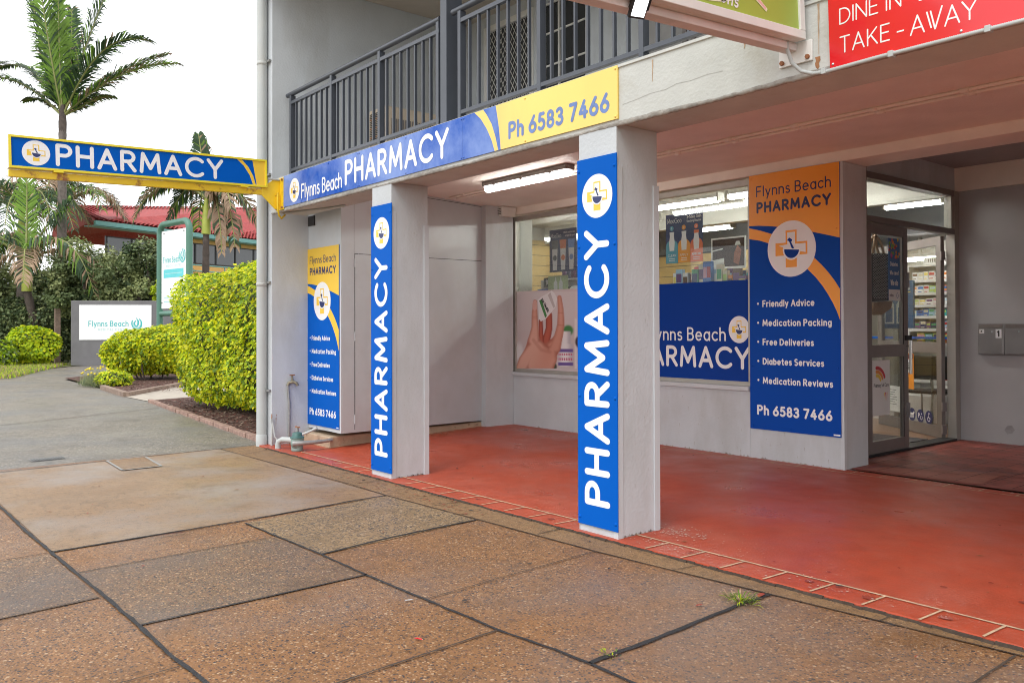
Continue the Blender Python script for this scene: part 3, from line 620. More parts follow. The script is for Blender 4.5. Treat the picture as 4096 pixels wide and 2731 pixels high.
for z in (3.95, 4.33, 4.71, 5.055): mb.box(-4.845, -4.16, 2.742, 2.757, z, z + .02, m_whitep)
mb.build('frame', uwo)
uw = MB(); uw.box(-3.3, -1.2, 2.69, 2.699, 3.1, 4.95, mat('curtain_grey', (.33, .32, .31), .8, .1, 5)); uwo = uw.build('upper_window', B)
mb = MB()
for x in (-3.3, -2.75, -2.65, -2.05, -1.95, -1.25): mb.box(x, x + .05, 2.665, 2.689, 3.1, 4.95, m_lampgrey)
mb.box(-3.25, -1.25, 2.668, 2.688, 4.88, 4.95, m_lampgrey); mb.build('frame', uwo)
# balcony railings
YR = .20
def railing(posts, x_end, pz):
    rl = MB(); rl.tube([(posts[0] - .09, YR + .02, 3.885), (x_end, YR + .02, 3.885)], .026, m_rail, 14); ro = rl.build('balcony_railing', B)
    bx('rail', ro, posts[0], x_end, YR, YR + .035, 3.765, 3.80, m_rail, .002)
    bx('rail', ro, posts[0], x_end, YR, YR + .035, 3.02, 3.052, m_rail, .002)
    for p in posts: bx('post', ro, p, p + .04, YR - .002, YR + .055, 2.906, 3.865, m_rail, .002)
    for a, b in zip(posts[:-1], posts[1:]):
        for i in range(1, 8):
            x = a + (b - a) * i / 8 + .013; bx('baluster', ro, x, x + .016, YR + .005, YR + .03, 3.053, 3.764, m_rail, 0)
railing([-6.25, -5.29, -4.33, -3.365], -3.32, 0)
railing([-3.05, -2.07, -1.09, -.11, .87, 1.85, 2.83], 3.0, 0)
bp_ = MB(); bp_.box(-3.30, -3.21, YR, YR + .16, 2.906, 5.22, m_rail); bp_.build('balcony_post', B, .003)

# storage cupboards left of the porch (box front carries a sign)
D = Vector((-6.42 + 5.615, 3.345 - .5, 0)); CBL = D.length
FC = Fr((-5.615, .5, 0), D, (0, 0, 1))          # slanted right face, n towards the porch
cb = MB()
cb.hexa([(-6.4, .5, .163), (-5.615, .5, .163), (-6.42, 3.345, .06), (-6.6, 3.345, .06), (-6.4, .5, 2.89), (-5.615, .5, 2.89), (-6.42, 3.345, 2.89), (-6.6, 3.345, 2.89)], m_paint_b)
cbo = cb.build('cupboard', B, .002)
def zz(u, z0, z1): return z0 + (z1 - z0) * u / CBL
mb = MB()
def seam(a, b, w=.008, c=.0015, mt=m_dark): stroke(mb, FC, [a, b], w, c, mt)
U1, U2 = .20, 2.50
seam((U1, .19), (U1, 2.10)); seam((U1, 2.10), (U2, 2.165), .007); seam((U2, 2.165), (U2, .10)); seam((U2, 2.165), (U2, 2.70), .003, .0018); seam((U1 - .01, 2.10), (U1 - .01, 2.88), .003, .0018); seam((1.4, 2.86), (CBL, 2.885), .006)
mb.build('door_gap', cbo)
mb = MB()
for u in (U1, U2):
    for z in (.30, 1.2, 2.0): mb.box(u - .008, u + .008, z - .05, z + .05, .0, .009, m_paint_b, FC)
mb.build('hinge', cbo)
mb = MB()
for k in range(11):
    for uu in (U1 - .05, U2 + .05, U1 + .06, U2 - .06): mb.lathe(FC.p(uu, .25 + k * .185, 0), [(.005, 0), (.004, .002), (0, .003)], m_paint_b, 8, FC.n)
mb.build('screw_head', cbo)
mb = MB()
mb.hexa([(-6.4, .44, -.03), (-5.76, .44, -.03), (-6.40, 3.33, -.03), (-6.6, 3.33, -.03), (-6.4, .44, .118), (-5.76, .44, .118), (-6.40, 3.33, .045), (-6.6, 3.33, .045)], m_plinth)
mb.build('plinth', B, .012)
mb = MB(); mb.box(-6.39, -6.23, .488, .499, 2.45, 2.56, m_dark); mb.build('wall_vent', B)

# ---------------------------------------------------------------- shop windows
wf = MB()
for x in (-6.43, -4.42, -2.53): wf.box(x, x + .045 if x > -6.4 else -6.2, 3.40, 3.46, .742, 2.715, m_alu)
wf.box(-6.2, -2.485, 3.40, 3.46, .725, .765, m_alu) if 0 else None
wf.box(-6.43, -2.486, 3.398, 3.462, 2.716, 2.775, m_alu); wf.box(-6.43, -2.486, 3.398, 3.462, .70, .741, m_alu)
win = wf.build('shop_window', B, .002)
bx('sill', win, -6.45, -2.486, 3.335, 3.397, .656, .70, m_paint_b, .003)
mb = MB(); mb.box(-6.2, -4.42, 3.425, 3.431, .742, 2.715, m_glass); mb.build('pane', win)
mb = MB(); mb.box(-4.375, -2.53, 3.425, 3.431, .742, 2.715, m_glass); mb.build('pane', win)

# ---------------------------------------------------------------- entrance doors in the side wall X = -1.72
FD = FX(-1.72, 0, 0)
df = MB()
df.box(3.79, 4.16, 0, 3.0, -.08, .04, m_alud, FD); df.box(6.13, 6.245, 0, 2.83, -.06, .035, m_alu, FD)
df.box(4.16, 6.13, 2.335, 2.395, -.06, .036, m_alud, FD); df.box(4.16, 6.13, 2.765, 2.83, -.06, .036, m_alud, FD)
df.box(6.06, 6.129, 2.396, 2.764, -.05, .03, m_alu, FD)
dfo = df.build('door_frame', B, .002)
bx('threshold', dfo, 4.16, 6.12, -.01, .03, -.12, .05, m_black, .003, FD)
mb = MB(); mb.box(4.16, 6.06, 2.396, 2.764, -.012, -.006, m_glass2, FD); mb.build('transom_pane', dfo)
bx('door_head_wall', B, -2.0, -1.72, 3.79, 6.25, 2.832, 3.1, m_paint, 0)
def door_leaf(fr, W_, H_, stl=.105, flip=False):
    d = MB(); t0, t1 = -.022, .022
    d.box(0, stl, .02, H_, t0, t1, m_alud, fr); d.box(W_ - stl, W_, .02, H_, t0, t1, m_alud, fr)
    for a, b in ((.02, .15), (.985, 1.11), (H_ - .10, H_)): d.box(stl, W_ - stl, a, b, t0 + .001, t1 - .001, m_alud, fr)
    o = d.build('glass_door', B, .002)
    for a, b in ((.15, .985), (1.11, H_ - .10)):
        g = MB(); g.box(stl, W_ - stl, a, b, -.004, .004, m_glass2, fr); g.build('pane', o)
    return o
L1 = door_leaf(Fr((-1.72, 4.17, 0), (0, 1, 0), (0, 0, 1)), .86, 2.325)
FL1 = Fr((-1.698, 4.17, 0), (0, 1, 0), (0, 0, 1))
hd = MB()
for dx in (.79, .825): hd.tube([FL1.p(dx, .80, .05), FL1.p(dx, 1.15, .05)], .008, m_chrome, 10)
for z in (.86, 1.09): hd.tube([FL1.p(.81, z, 0), FL1.p(.81, z, .05)], .007, m_chrome, 8)
hd.build('handle', L1)
for a_ in ((.80, .87, 1.70, 1.86, 0, .012, m_steel), (.80, .87, .36, .50, 0, .012, m_steel), (.78, .90, 1.15, 1.20, 0, .02, m_black)):
    mb = MB(); mb.box(*a_, FL1); mb.build('lock', L1)
mb = MB()
mb.box(.745, .757, .15, .985, 0, .004, m_black, FL1); mb.box(.745, .757, 1.11, 2.22, 0, .004, m_black, FL1); mb.build('seal', L1)
dh = Vector((-1.81, 6.10, 0)); dl = Vector((-3.0, 6.97, 0)); W2 = (dh - dl).length
FL2 = Fr(dl, dh - dl, (0, 0, 1))
L2 = door_leaf(FL2, W2, 2.325, .10)
for z in (.12, .38, 2.1):
    mb = MB(); mb.box(W2 + .002, W2 + .03, z - .05, z + .05, -.02, .03, m_steel, FL2); mb.build('hinge', L2)

# ---------------------------------------------------------------- shop interior shell
bx('shop_floor', B, -10, -1.74, 3.5, 11, -.02, .012, m_shopfloor, 0)
bx('shop_ceiling', B, -10, -1.74, 3.5, 11, 3.25, 3.35, m_shopw, 0)
bx('shop_wall', B, -10.15, -10, 3.4, 11, 0, 3.3, m_shopw, 0)
bx('shop_wall', B, -10, -1.5, 11, 11.15, 0, 3.3, m_shopw, 0)
bx('shop_wall', B, -1.74, -1.6, 6.41, 11, 0, 3.3, m_shopw, 0)
bx('shop_wall', B, -10, -6.6, 3.36, 3.5, 0, 3.3, m_shopw, 0)
bx('bulkhead', B, -9.9, -1.8, 7.2, 7.35, 2.93, 3.25, m_shopw, .003)
bx('bulkhead', B, -9.9, -1.8, 9.5, 10.9, 2.75, 3.24, m_shopdark, .003)
bx('interior_column', B, -6.85, -6.55, 3.75, 4.0, 0.02, 3.24, m_shopw, .004)
def slatwall(fr, w, z0, z1):
    mb = MB(); mb.box(0, w, z0, z1, 0, .02, m_slat, fr); o = mb.build('slatwall', B)
    mb = MB(); z = z0 + .2
    while z < z1 - .03: mb.box(0, w, z, z + .012, .0195, .0215, m_slot, fr); z += .2
    mb.build('slot', o)
slatwall(FX(-9.98, 3.6, 0), 6.5, .3, 3.0)
slatwall(FY(-9.7, 9.48, 0), 5.2, .3, 2.72)
# mat inside the door
mtm = MB(); mtm.box(-3.1, -1.9, 4.35, 5.9, .013, .022, m_mat); tag(mtm.build('door_mat'), 'dark grey entrance mat on the shop floor inside the open door', 'mat')
#PART2
# ================================================================== SIGNS
# fascia sign
fs = thing('fascia_sign', 'long blue and faded yellow sign boards with white PHARMACY lettering along the balcony edge beam', 'sign', (-3.5, -.01, 2.57))
ys = -.012
FS = FY(-5.928, ys, 2.574)
xs = [-5.928, -4.305, -2.690, -1.072]
bsplit = [(-2.281, 2.902), (-2.262, 2.82), (-2.245, 2.74), (-2.232, 2.65), (-2.224, 2.574)]
for i in range(3):
    mb = MB()
    if i < 2: mb.box(xs[i] + .0008, xs[i + 1] - .0008, ys, -.001, 2.574, 2.902, m_blue2)
    else:
        f0 = FY(0, 0, 0)
        mb.prism(f0, [(xs[2] + .0008, 2.574)] + bsplit[::-1] + [(xs[2] + .0008, 2.902)], .001, .012, m_blue2)
        mb.prism(f0, [bsplit[k] for k in range(5)] + [(xs[3], 2.574), (xs[3], 2.902)], .001, .0121, m_yel2)
    mb.build('board', fs)
f0 = FY(0, ys, 0)
mb = MB(); mb.poly(f0, [(-2.252, 2.5745), (-2.285, 2.68), (-2.33, 2.78), (-2.39, 2.86), (-2.43, 2.9015), (-2.537, 2.9015), (-2.46, 2.84), (-2.385, 2.75), (-2.33, 2.66), (-2.294, 2.5745)], .0006, m_yel2); mb.build('swoosh', fs)
emblem(f0, -5.661, 2.722, .124, .0006, fs, rx=.119)
mb = MB(); text(mb, f0, 'Flynns Beach', -5.50, 2.612, .153, .13, .875, .0008, m_white, .10); mb.build('lettering', fs)
mb = MB(); text(mb, f0, 'PHARMACY', -4.568, 2.622, .238, .165, 1.695, .0008, m_white, .10); mb.build('lettering', fs)
mb = MB(); text(mb, f0, 'Ph 6583 7466', -2.135, 2.629, .126, .20, .995, .0008, m_fadedtxt, .06); mb.build('lettering', fs)
screws(f0, [(-5.5, 2.59), (-4.90, 2.885), (-4.32, 2.885), (-4.29, 2.885), (-4.32, 2.59), (-4.29, 2.59), (-3.5, 2.885), (-3.5, 2.59), (-2.705, 2.885), (-2.675, 2.885), (-2.705, 2.59), (-2.675, 2.59)], .0, m_blue2, fs)
screws(f0, [(-1.95, 2.885), (-1.95, 2.59), (-1.09, 2.885), (-1.09, 2.59)], .0, m_yel2, fs)

# column signs
def colsign(x0, label):
    t = thing('column_sign', label, 'sign', (x0 + .17, -.01, .04), 'vertical signs on the porch columns')
    bx('board', t, x0, x0 + .349, -.013, -.005, .044, 2.368, m_blue, .0015)
    fr = Fr((x0 + .286, -.013, .176), (0, 0, 1), (-1, 0, 0))
    mb = MB(); text(mb, fr, 'PHARMACY', 0, 0, .223, .185, 1.735, .0006, m_white, .10); mb.build('lettering', t)
    emblem(FY(x0 + .181, -.013, 2.121), 0, 0, .138, .0006, t, rx=.133)
    screws(FY(x0, -.013, 0), [(.018, .09), (.331, .09), (.018, .86), (.331, .86), (.018, 1.81), (.331, 1.81), (.018, 2.293), (.331, 2.293)], 0, m_blue, t, .011)
colsign(-4.080, 'tall blue PHARMACY sign reading upwards on the farther, left-hand porch column')
colsign(-1.432, 'tall blue PHARMACY sign reading upwards on the nearer porch column beside the paint-worn floor')

# service panels
def panel(o, k, label, blue, yel, txtm):
    W_, H_ = .962 * k, 2.503 * k
    t = thing('service_panel', label, 'sign', (o[0] + W_ / 2, o[1], o[2]), 'orange and blue service list panels')
    fr = FY(*o); b = MB(); b.box(0, W_, 0, H_, -.008, 0, blue, fr); b.build('board', t)
    q = lambda P: [(a * k, c * k) for a, c in P]
    mb = MB(); mb.poly(fr, q([(.0, 2.005), (.11, 2.0), (.22, 1.986), (.45, 1.950), (.69, 1.888), (.83, 1.85), (.962, 1.812), (.962, 2.503), (0, 2.503)]), .0006, yel)
    mb.poly(fr, q([(0, 1.877), (.12, 1.852), (.22, 1.818), (.34, 1.766), (.45, 1.705), (.55, 1.63), (.64, 1.542), (.72, 1.465), (.79, 1.381), (.845, 1.3), (.89, 1.225), (.93, 1.145), (.962, 1.06), (.962, 1.346), (.91, 1.425), (.85, 1.502), (.78, 1.578), (.71, 1.644), (.62, 1.72), (.51, 1.80), (.38, 1.863), (.255, 1.906), (.12, 1.952), (0, 1.984)]), .0008, yel)
    mb.build('swoosh', t)
    emblem(fr, .468 * k, 1.748 * k, .268 * k, .0012, t, m_y=yel, rx=.258 * k)
    mb = MB(); text(mb, fr, 'Flynns Beach', .083 * k, 2.282 * k, .108 * k, .115, .797 * k, .0012, txtm, .12); mb.build('lettering', t)
    mb = MB(); text(mb, fr, 'PHARMACY', .086 * k, 2.120 * k, .110 * k, .205, .795 * k, .0012, txtm, .10); mb.build('lettering', t)
    for s_, w_, y in (('Friendly Advice', .561, 1.197), ('Medication Packing', .734, 1.010), ('Free Deliveries', .553, .823), ('Diabetes Services', .655, .634), ('Medication Reviews', .742, .447)):
        mb = MB(); text(mb, fr, s_, .146 * k, y * k, .068 * k, .19, w_ * k, .0006, m_white, .10); mb.disc(fr, .096 * k, (y + .035) * k, .0115 * k, .0006, m_white, 14); mb.build('lettering', t)
    mb = MB(); text(mb, fr, 'Ph 6583 7466', .079 * k, .140 * k, .100 * k, .21, .800 * k, .0006, m_white, .07); mb.build('lettering', t)
    mb = MB(); mb.poly(fr, q([(.89, .012), (.955, .012), (.955, .026), (.89, .026)]), .0006, m_white); mb.build('sticker', t)
    screws(fr, q([(.03, 2.47), (.47, 2.46), (.93, 1.9)]), 0, yel, t, .008); screws(fr, q([(.03, .03), (.45, .03), (.93, .05), (.02, .62), (.94, .63)]), 0, blue, t, .008)
m_orange = mat('orange_vinyl', (.90, .36, .03), .4, .03, 2)
panel((-2.477, 3.352, .29), 1.0, 'large orange and navy service list panel on the pillar beside the glass entrance doors', mat('panel_blue', (.002, .062, .37), .4, .04, 2, spec=.1), m_orange, m_navy)
panel((-6.41, .490, .205), .7925, 'smaller yellow and blue service list panel on the cupboard front above the water meter', m_blue, m_yel, m_navy)

# blue window graphic
wg = thing('window_graphic', 'dark blue PHARMACY graphic covering the lower half of the window beside the pillar', 'sign', (-3.4, 3.42, .742))
FW = FY(0, 3.4235, 0)
mb = MB(); mb.box(-4.375, -2.53, .742, 1.770, -.0012, 0, m_bluew, FW); mb.build('film', wg)
mb = MB(); text(mb, FW, 'PHARMACY', -4.215, .862, .232, .165, 1.692, .0006, m_white, .10); mb.build('lettering', wg)
mb = MB(); text(mb, FW, 'Flynns Beach', -3.90, 1.146, .146, .13, 1.082, .0006, m_white, .12); mb.build('lettering', wg)
emblem(FW, -2.655, 1.267, .138, .0006, wg, rx=.127)

# hand photograph on the far window (a flat printed poster)
wp = thing('window_photo', 'window photo of a hand lifting a small white medicine bottle, in the left window', 'poster', (-5.3, 3.42, .742))
mb = MB(); mb.box(-6.2, -4.42, .742, 1.772, -.0012, 0, mat('photo_backdrop', (.62, .54, .55), .35, .05, .8), FW); mb.build('print', wp)
# zoom pixel (2040,830 scale 2.34) -> window metres
def hp(x, y):
    # u across the pane, from 35px -> -6.2 and 630px -> -4.965 with the perspective of the pane
    t = (x - 35) / 595.0; X = -6.2 + 1.235 * t / (1 + .20 * (1 - t))
    top = 785 - 28 * t; bot = 1505 + 32 * t
    return X, 1.772 - (y - top) / (bot - top) * 1.03
# print positions: pixel of the pane -> metres
m_skin = [mat('print_skin_shade', (.40, .10, .06), .4), mat('print_nail', (.72, .42, .36), .4)]
def ppoly(mb, px, c, mt): mb.poly(FW, [hp(x, y) for x, y in px][::-1], c, mt)
m_pw, m_pgreen, m_pink = mat('print_white', (.78, .76, .77), .35, .03, 3), mat('print_green', (.06, .25, .07), .4, .05, 5), mat('print_pink', (.62, .2, .3), .4, .05, 5)
m_photo = bpy.data.materials.new('photo_print'); m_photo.use_nodes = True
_n = m_photo.node_tree.nodes; _a = _n.new('ShaderNodeVertexColor'); _a.layer_name = 'print'; m_photo.node_tree.links.new(_a.outputs[0], _n['Principled BSDF'].inputs['Base Color']); _n['Principled BSDF'].inputs['Roughness'].default_value = .35
HAND = [[(240, 880, 27), (234, 1000, 36), (238, 1120, 42), (222, 1240, 62)], [(466, 838, 24), (476, 960, 31), (477, 1090, 36), (458, 1200, 42), (425, 1310, 52)], [(250, 1330, 95), (290, 1400, 120), (270, 1470, 120)], [(400, 1330, 42), (370, 1420, 75), (330, 1480, 90)], [(200, 1330, 60), (120, 1440, 72), (70, 1520, 60)], [(380, 1285, 26), (400, 1262, 20)]]
DEEP = [[(374, 1000, 28), (374, 1130, 31), (345, 1250, 38)], [(296, 1060, 20), (298, 1180, 23), (302, 1270, 28)]]
def sdc(chain, x, y):
    m_ = 1e9
    for (x0, y0, r0), (x1, y1, r1) in zip(chain[:-1], chain[1:]):
        dx, dy = x1 - x0, y1 - y0; t = max(0, min(1, ((x - x0) * dx + (y - y0) * dy) / (dx * dx + dy * dy)))
        m_ = min(m_, math.hypot(x - x0 - dx * t, y - y0 - dy * t) - (r0 + (r1 - r0) * t))
    return m_
def sstep(a, b, x):
    t = max(0, min(1, (x - a) / (b - a))); return t * t * (3 - 2 * t)
def lerp3(a, b, t): return tuple(p + (q - p) * t for p, q in zip(a, b))
def photo_col(x, y):
    c_ = lerp3((.66, .60, .61), (.58, .50, .50), sstep(800, 1300, y) * .8 + .2 * math.sin(x * .012))
    c_ = lerp3(c_, (.80, .78, .79), sstep(60, 20, math.hypot((x - 60) * .9, (y - 1350) * .5)) * .8)
    c_ = lerp3(c_, (.06, .24, .07), sstep(50, 30, math.hypot(x - 535, (y - 1150) * .8)))                       # green cap behind
    if 440 < x < 590 and y > 1150:                                                                             # blurred white jar
        wd = 42 if y < 1275 else 60; f_ = sstep(wd + 6, wd - 6, abs(x - 513)) * sstep(1150, 1165, y) * sstep(1492, 1480, y)
        j_ = lerp3((.80, .77, .78), (.52, .48, .52), sstep(10, wd, abs(x - 505)))
        if 1320 < y < 1352 or 1445 < y < 1480: j_ = (.16, .10, .34)
        if (1365 < y < 1385 or 1408 < y < 1428) and math.sin(x * .35) > -.5: j_ = (.55, .12, .22)
        c_ = lerp3(c_, j_, f_)
    c_ = lerp3(c_, (.74, .70, .71), sstep(14, 4, abs(x - 592)) * sstep(1030, 1050, y) * .8)
    c_ = lerp3(c_, (.05, .03, .03), sstep(52, 36, math.hypot(x - 632, (y - 1255) * .7))); c_ = lerp3(c_, (.06, .07, .04), sstep(46, 30, math.hypot(x - 405, (y - 1490) * .9)))
    for ch in DEEP:
        d_ = sdc(ch, x, y); c_ = lerp3(c_, lerp3((.30, .055, .035), (.50, .12, .075), sstep(0, 24, -d_)), sstep(3, -3, d_))
    ds = [sdc(ch, x, y) for ch in HAND]; k_ = 22; h_ = -math.log(sum(math.exp(-max(-40, d_) / k_) for d_ in ds)) * k_ + 6
    depth = max(0, -min(ds)); lit = sstep(-8, 34, depth); warm = .5 + .5 * math.sin(x * .013 + y * .009)
    sk = lerp3((.42, .13, .085), lerp3((.64, .30, .22), (.74, .41, .32), warm * .6 + .4 * sstep(380, 180, x)), lit)
    for cx_, cy_, w_ in ((236, 1020, 34), (238, 1036, 34), (476, 985, 28), (474, 1100, 30)):
        if abs(x - cx_) < w_: sk = lerp3(sk, (.46, .15, .10), sstep(6, 2, abs(y - cy_ - .02 * (x - cx_))) * .5)
    sk = lerp3(sk, (.45, .15, .10), sstep(26, 6, abs(sdc([(222, 1240, 0), (300, 1330, 0), (380, 1350, 0)], x, y))) * .35)
    return lerp3(c_, sk, sstep(3, -3, h_))
NX, NY = 100, 120; V = []; C_ = []
for j in range(NY + 1):
    for i in range(NX + 1):
        x, y = 35 + 600 * i / NX, 785 + 720 * j / NY; V.append(tuple(FW.p(*hp(x, y), .0006))); C_.append(photo_col(x, y))
me = bpy.data.meshes.new('hand_print'); me.from_pydata(V, [], [(j * (NX + 1) + i, (j + 1) * (NX + 1) + i, (j + 1) * (NX + 1) + i + 1, j * (NX + 1) + i + 1) for j in range(NY) for i in range(NX)]); me.materials.append(m_photo)
at_ = me.color_attributes.new('print', 'FLOAT_COLOR', 'POINT')
for i, c_ in enumerate(C_): at_.data[i].color = (c_[0], c_[1], c_[2], 1)
me.update(); ho = bpy.data.objects.new('hand_print', me); COL.objects.link(ho); attach(ho, wp)
mb = MB(); ppoly(mb, [(212, 900), (224, 872), (240, 862), (254, 870), (261, 900), (257, 950), (236, 962), (216, 950)], .0012, m_skin[1]); mb.build('nail_print', wp)
mb = MB()
ppoly(mb, [(268, 860), (300, 835), (362, 800), (400, 775), (425, 800), (447, 850), (432, 930), (392, 985), (345, 1040), (298, 1066), (280, 1040)], .0016, m_pw)
ppoly(mb, [(282, 870), (306, 855), (355, 1010), (340, 1032)], .0018, m_pgreen)
ppoly(mb, [(365, 818), (388, 790), (430, 925), (415, 940)], .0018, mat('print_grey', (.55, .5, .5), .4, .05, 3))
a = hp(300, 860); e = hp(362, 985)
frt = Fr(FW.p(a[0], a[1], .002), FW.p(e[0], e[1]) - FW.p(a[0], a[1]), FW.p(*hp(320, 830)) - FW.p(*hp(300, 860)))
text(mb, frt, 'ysic-Health', 0, 0, .05, .2, (Vector(FW.p(*e)) - Vector(FW.p(*a))).length, 0, m_dark, .1)
mb.build('bottle_print', wp)

# moisturiser posters inside the glass
FP = FY(0, 3.4375, 0)
m_poster = mat('poster_navy', (.02, .035, .13), .35, .03, 3)
def poster_board(label, x0, x1, z0, z1, mt):
    t = thing('poster', label, 'poster', ((x0 + x1) / 2, 3.44, z0)); mb = MB(); mb.box(x0, x1, z0, z1, -.002, 0, mt, FP); mb.build('sheet', t); return t
m_t1, m_t2, m_t3 = mat('tube_grey', (.10, .11, .12), .4), mat('tube_orange', (.75, .20, .05), .4), mat('tube_blue', (.15, .27, .60), .4)
p1 = poster_board('navy poster of three cream tubes with grey, orange and blue caps in the left window', -5.553, -5.05, 1.995, 2.535, m_poster)
mb = MB(); text(mb, FP, 'MooGoo', -5.53, 2.43, .058, .08, .20, .0006, m_white, .1); text(mb, FP, 'Which moisturiser', -5.29, 2.475, .028, .14, .215, .0006, m_white, .1); text(mb, FP, 'is right for you?', -5.26, 2.435, .028, .14, .185, .0006, m_white, .1); mb.build('lettering', p1)
for i, mt in enumerate((m_t1, m_t2, m_t3)):
    x = -5.515 + .153 * i; mb = MB(); mb.poly(FP, [(x + .025, 2.02), (x + .10, 2.02), (x + .115, 2.30), (x + .01, 2.30)], .0006, m_white); mb.poly(FP, [(x + .01, 2.29), (x + .115, 2.29), (x + .125, 2.40), (x, 2.40)], .0009, mt); mb.disc(FP, x + .063, 2.175, .036, .0009, mt, 20); mb.build('tube_print', p1)
p2 = poster_board('navy poster of numbered blue, orange and coral skin care steps in the right window', -3.621, -3.115, 1.992, 2.528, m_poster)
mb = MB(); text(mb, FP, 'MooGoo', -3.60, 2.43, .055, .08, .20, .0006, m_white, .1); text(mb, FP, '3-Step Skin', -3.33, 2.465, .036, .14, .195, .0006, m_white, .1); text(mb, FP, 'Soothing Routine', -3.33, 2.425, .026, .14, .195, .0006, m_white, .1); mb.build('lettering', p2)
for i, (mt, w_, nn) in enumerate(((mat('step_teal', (.10, .36, .47), .4), 'CLEAN', '1'), (mat('step_orange', (.80, .34, .03), .4), 'APPLY', '2'), (mat('step_coral', (.78, .19, .07), .4), 'MAINTAIN', '3'))):
    x = -3.618 + .1675 * i; mb = MB()
    mb.poly(FP, [(x, 1.994), (x + .1665, 1.994), (x + .1665, 2.18)] + [(x + .083 + .083 * math.cos(R(a)), 2.18 + .07 * math.sin(R(a))) for a in range(20, 170, 20)] + [(x, 2.18)], .0006, mt)
    mb.disc(FP, x + .08, 2.375, .027, .0009, mt, 18)
    mb.poly(FP, [(x + .05, 2.13), (x + .115, 2.13), (x + .122, 2.22), (x + .11, 2.29), (x + .115, 2.335), (x + .05, 2.335), (x + .055, 2.29), (x + .042, 2.22)], .0011, m_white)
    if i == 2: mb.poly(FP, [(x + .05, 2.30), (x + .115, 2.30), (x + .115, 2.335), (x + .05, 2.335)], .0014, mt)
    text(mb, FP, w_, x + .025, 2.065, .026, .14, .115, .0012, m_white, .1); text(mb, FP, nn, x + .072, 2.362, .026, .16, None, .0014, m_white)
    for k in range(2): mb.poly(FP, [(x + .04, 2.04 - k * .02), (x + .125, 2.04 - k * .02), (x + .125, 2.046 - k * .02), (x + .04, 2.046 - k * .02)], .0012, m_white)
    mb.build('step_print', p2)

# projecting sign on the left end of the beam
pj = thing('projecting_sign', 'long blue PHARMACY lightbox with yellow frame jutting out over the footpath on a rusty beam', 'sign', (-6.05, 0, 2.6))
d = Vector((0, 2.368, .0655)).normalized()
FPj = Fr((-6.0, -2.526, 2.712), d, (0, -d.z, d.y)); Wp, Hp = 2.369, .292
mb = MB(); mb.box(.012, Wp - .012, .012, Hp - .012, -.10, -.012, m_blue, FPj)
mb.box(2.235, Wp - .012, .012, Hp - .012, -.0118, -.0112, m_yel, FPj) if 0 else None
mb.build('lightbox', pj)
mb = MB()
for c0, c1 in ((-.016, .0), (-.112, -.096)):
    mb.box(0, Wp, 0, .02, c0, c1, m_frameyel, FPj); mb.box(0, Wp, Hp - .02, Hp, c0, c1, m_frameyel, FPj); mb.box(0, .02, .02, Hp - .02, c0, c1, m_frameyel, FPj); mb.box(Wp - .02, Wp, .02, Hp - .02, c0, c1, m_frameyel, FPj)
mb.box(-.002, .0, 0.0, Hp, -.095, -.017, m_whitep, FPj); mb.box(0, Wp, 0, .01, -.0955, -.0165, m_frameyel, FPj); mb.box(0, Wp, Hp - .01, Hp, -.0955, -.0165, m_frameyel, FPj); mb.box(Wp - .01, Wp, .01, Hp - .01, -.0955, -.0165, m_frameyel, FPj)
mb.build('frame', pj, .002)
c = -.0115
mb = MB(); mb.poly(FPj, [(2.255, .02), (Wp - .02, .02), (Wp - .02, Hp - .02), (2.215, Hp - .02), (2.235, .15)], c, m_yel)
mb.poly(FPj, [(2.215, .02), (2.245, .02), (2.22, .11), (2.17, .20), (2.10, Hp - .02), (2.05, Hp - .02), (2.12, .21), (2.18, .12)], c, m_yel); mb.build('swoosh', pj)
emblem(FPj, .214, .148, .112, c + .0003, pj)
mb = MB(); text(mb, FPj, 'PHARMACY', .37, .046, .205, .165, 1.535, c + .0003, m_white, .10); mb.build('lettering', pj)
mb = MB(); mb.box(.0, 2.55, -.075, -.012, -.075, -.035, m_yelpaint, FPj); mb.build('beam', pj, .004)
mb = MB(); mb.box(.35, .43, -.0125, .0, -.085, .0, m_frameyel, FPj); mb.box(2.08, 2.16, -.0125, .0, -.085, .0, m_frameyel, FPj); mb.build('clamp', pj)
FYl = FY(0, -.012, 0)
mb = MB()
mb.box(-6.115, -5.93, -.016, -.002, 2.552, 2.892, m_yelpaint)
gus = Fr((-6.03, -.016, 0), (0, -1, 0), (0, 0, 1))
mb.prism(gus, [(0, 2.56), (.05, 2.56), (.20, 2.70), (.20, 2.77), (.05, 2.885), (0, 2.885)], -.006, .006, m_yelpaint)
mb.build('bracket', pj, .003)
mb = MB()
for x in (-6.095, -5.95):
    for z in (2.575, 2.87): mb.cyl(FYl, x, z, .013, .004, .018, m_rust, 6)
mb.build('bolt', pj)
mb = MB(); mb.tube([(-5.985, -.05, 2.73), (-5.985, -.055, 2.66), (-5.985, -.05, 2.56), (-6.0, -.03, 2.49), (-6.05, .02, 2.47), (-6.12, .09, 2.52)], .011, m_yelpaint, 8); mb.build('conduit', pj)
mb = MB(); mb.tube([(-6.10, .06, 2.535), (-6.0, .12, 2.538), (-5.5, .28, 2.538), (-5.2, .33, 2.538)], .012, m_pvc, 8); tag(mb.build('cable_conduit'), 'short grey cable conduit running under the left end of the balcony beam', 'conduit')
mb = MB(); mb.tube([(-6.02, -.15, 2.875), (-6.02, -.02, 2.875)], .012, m_pvc, 8); mb.build('conduit', pj)

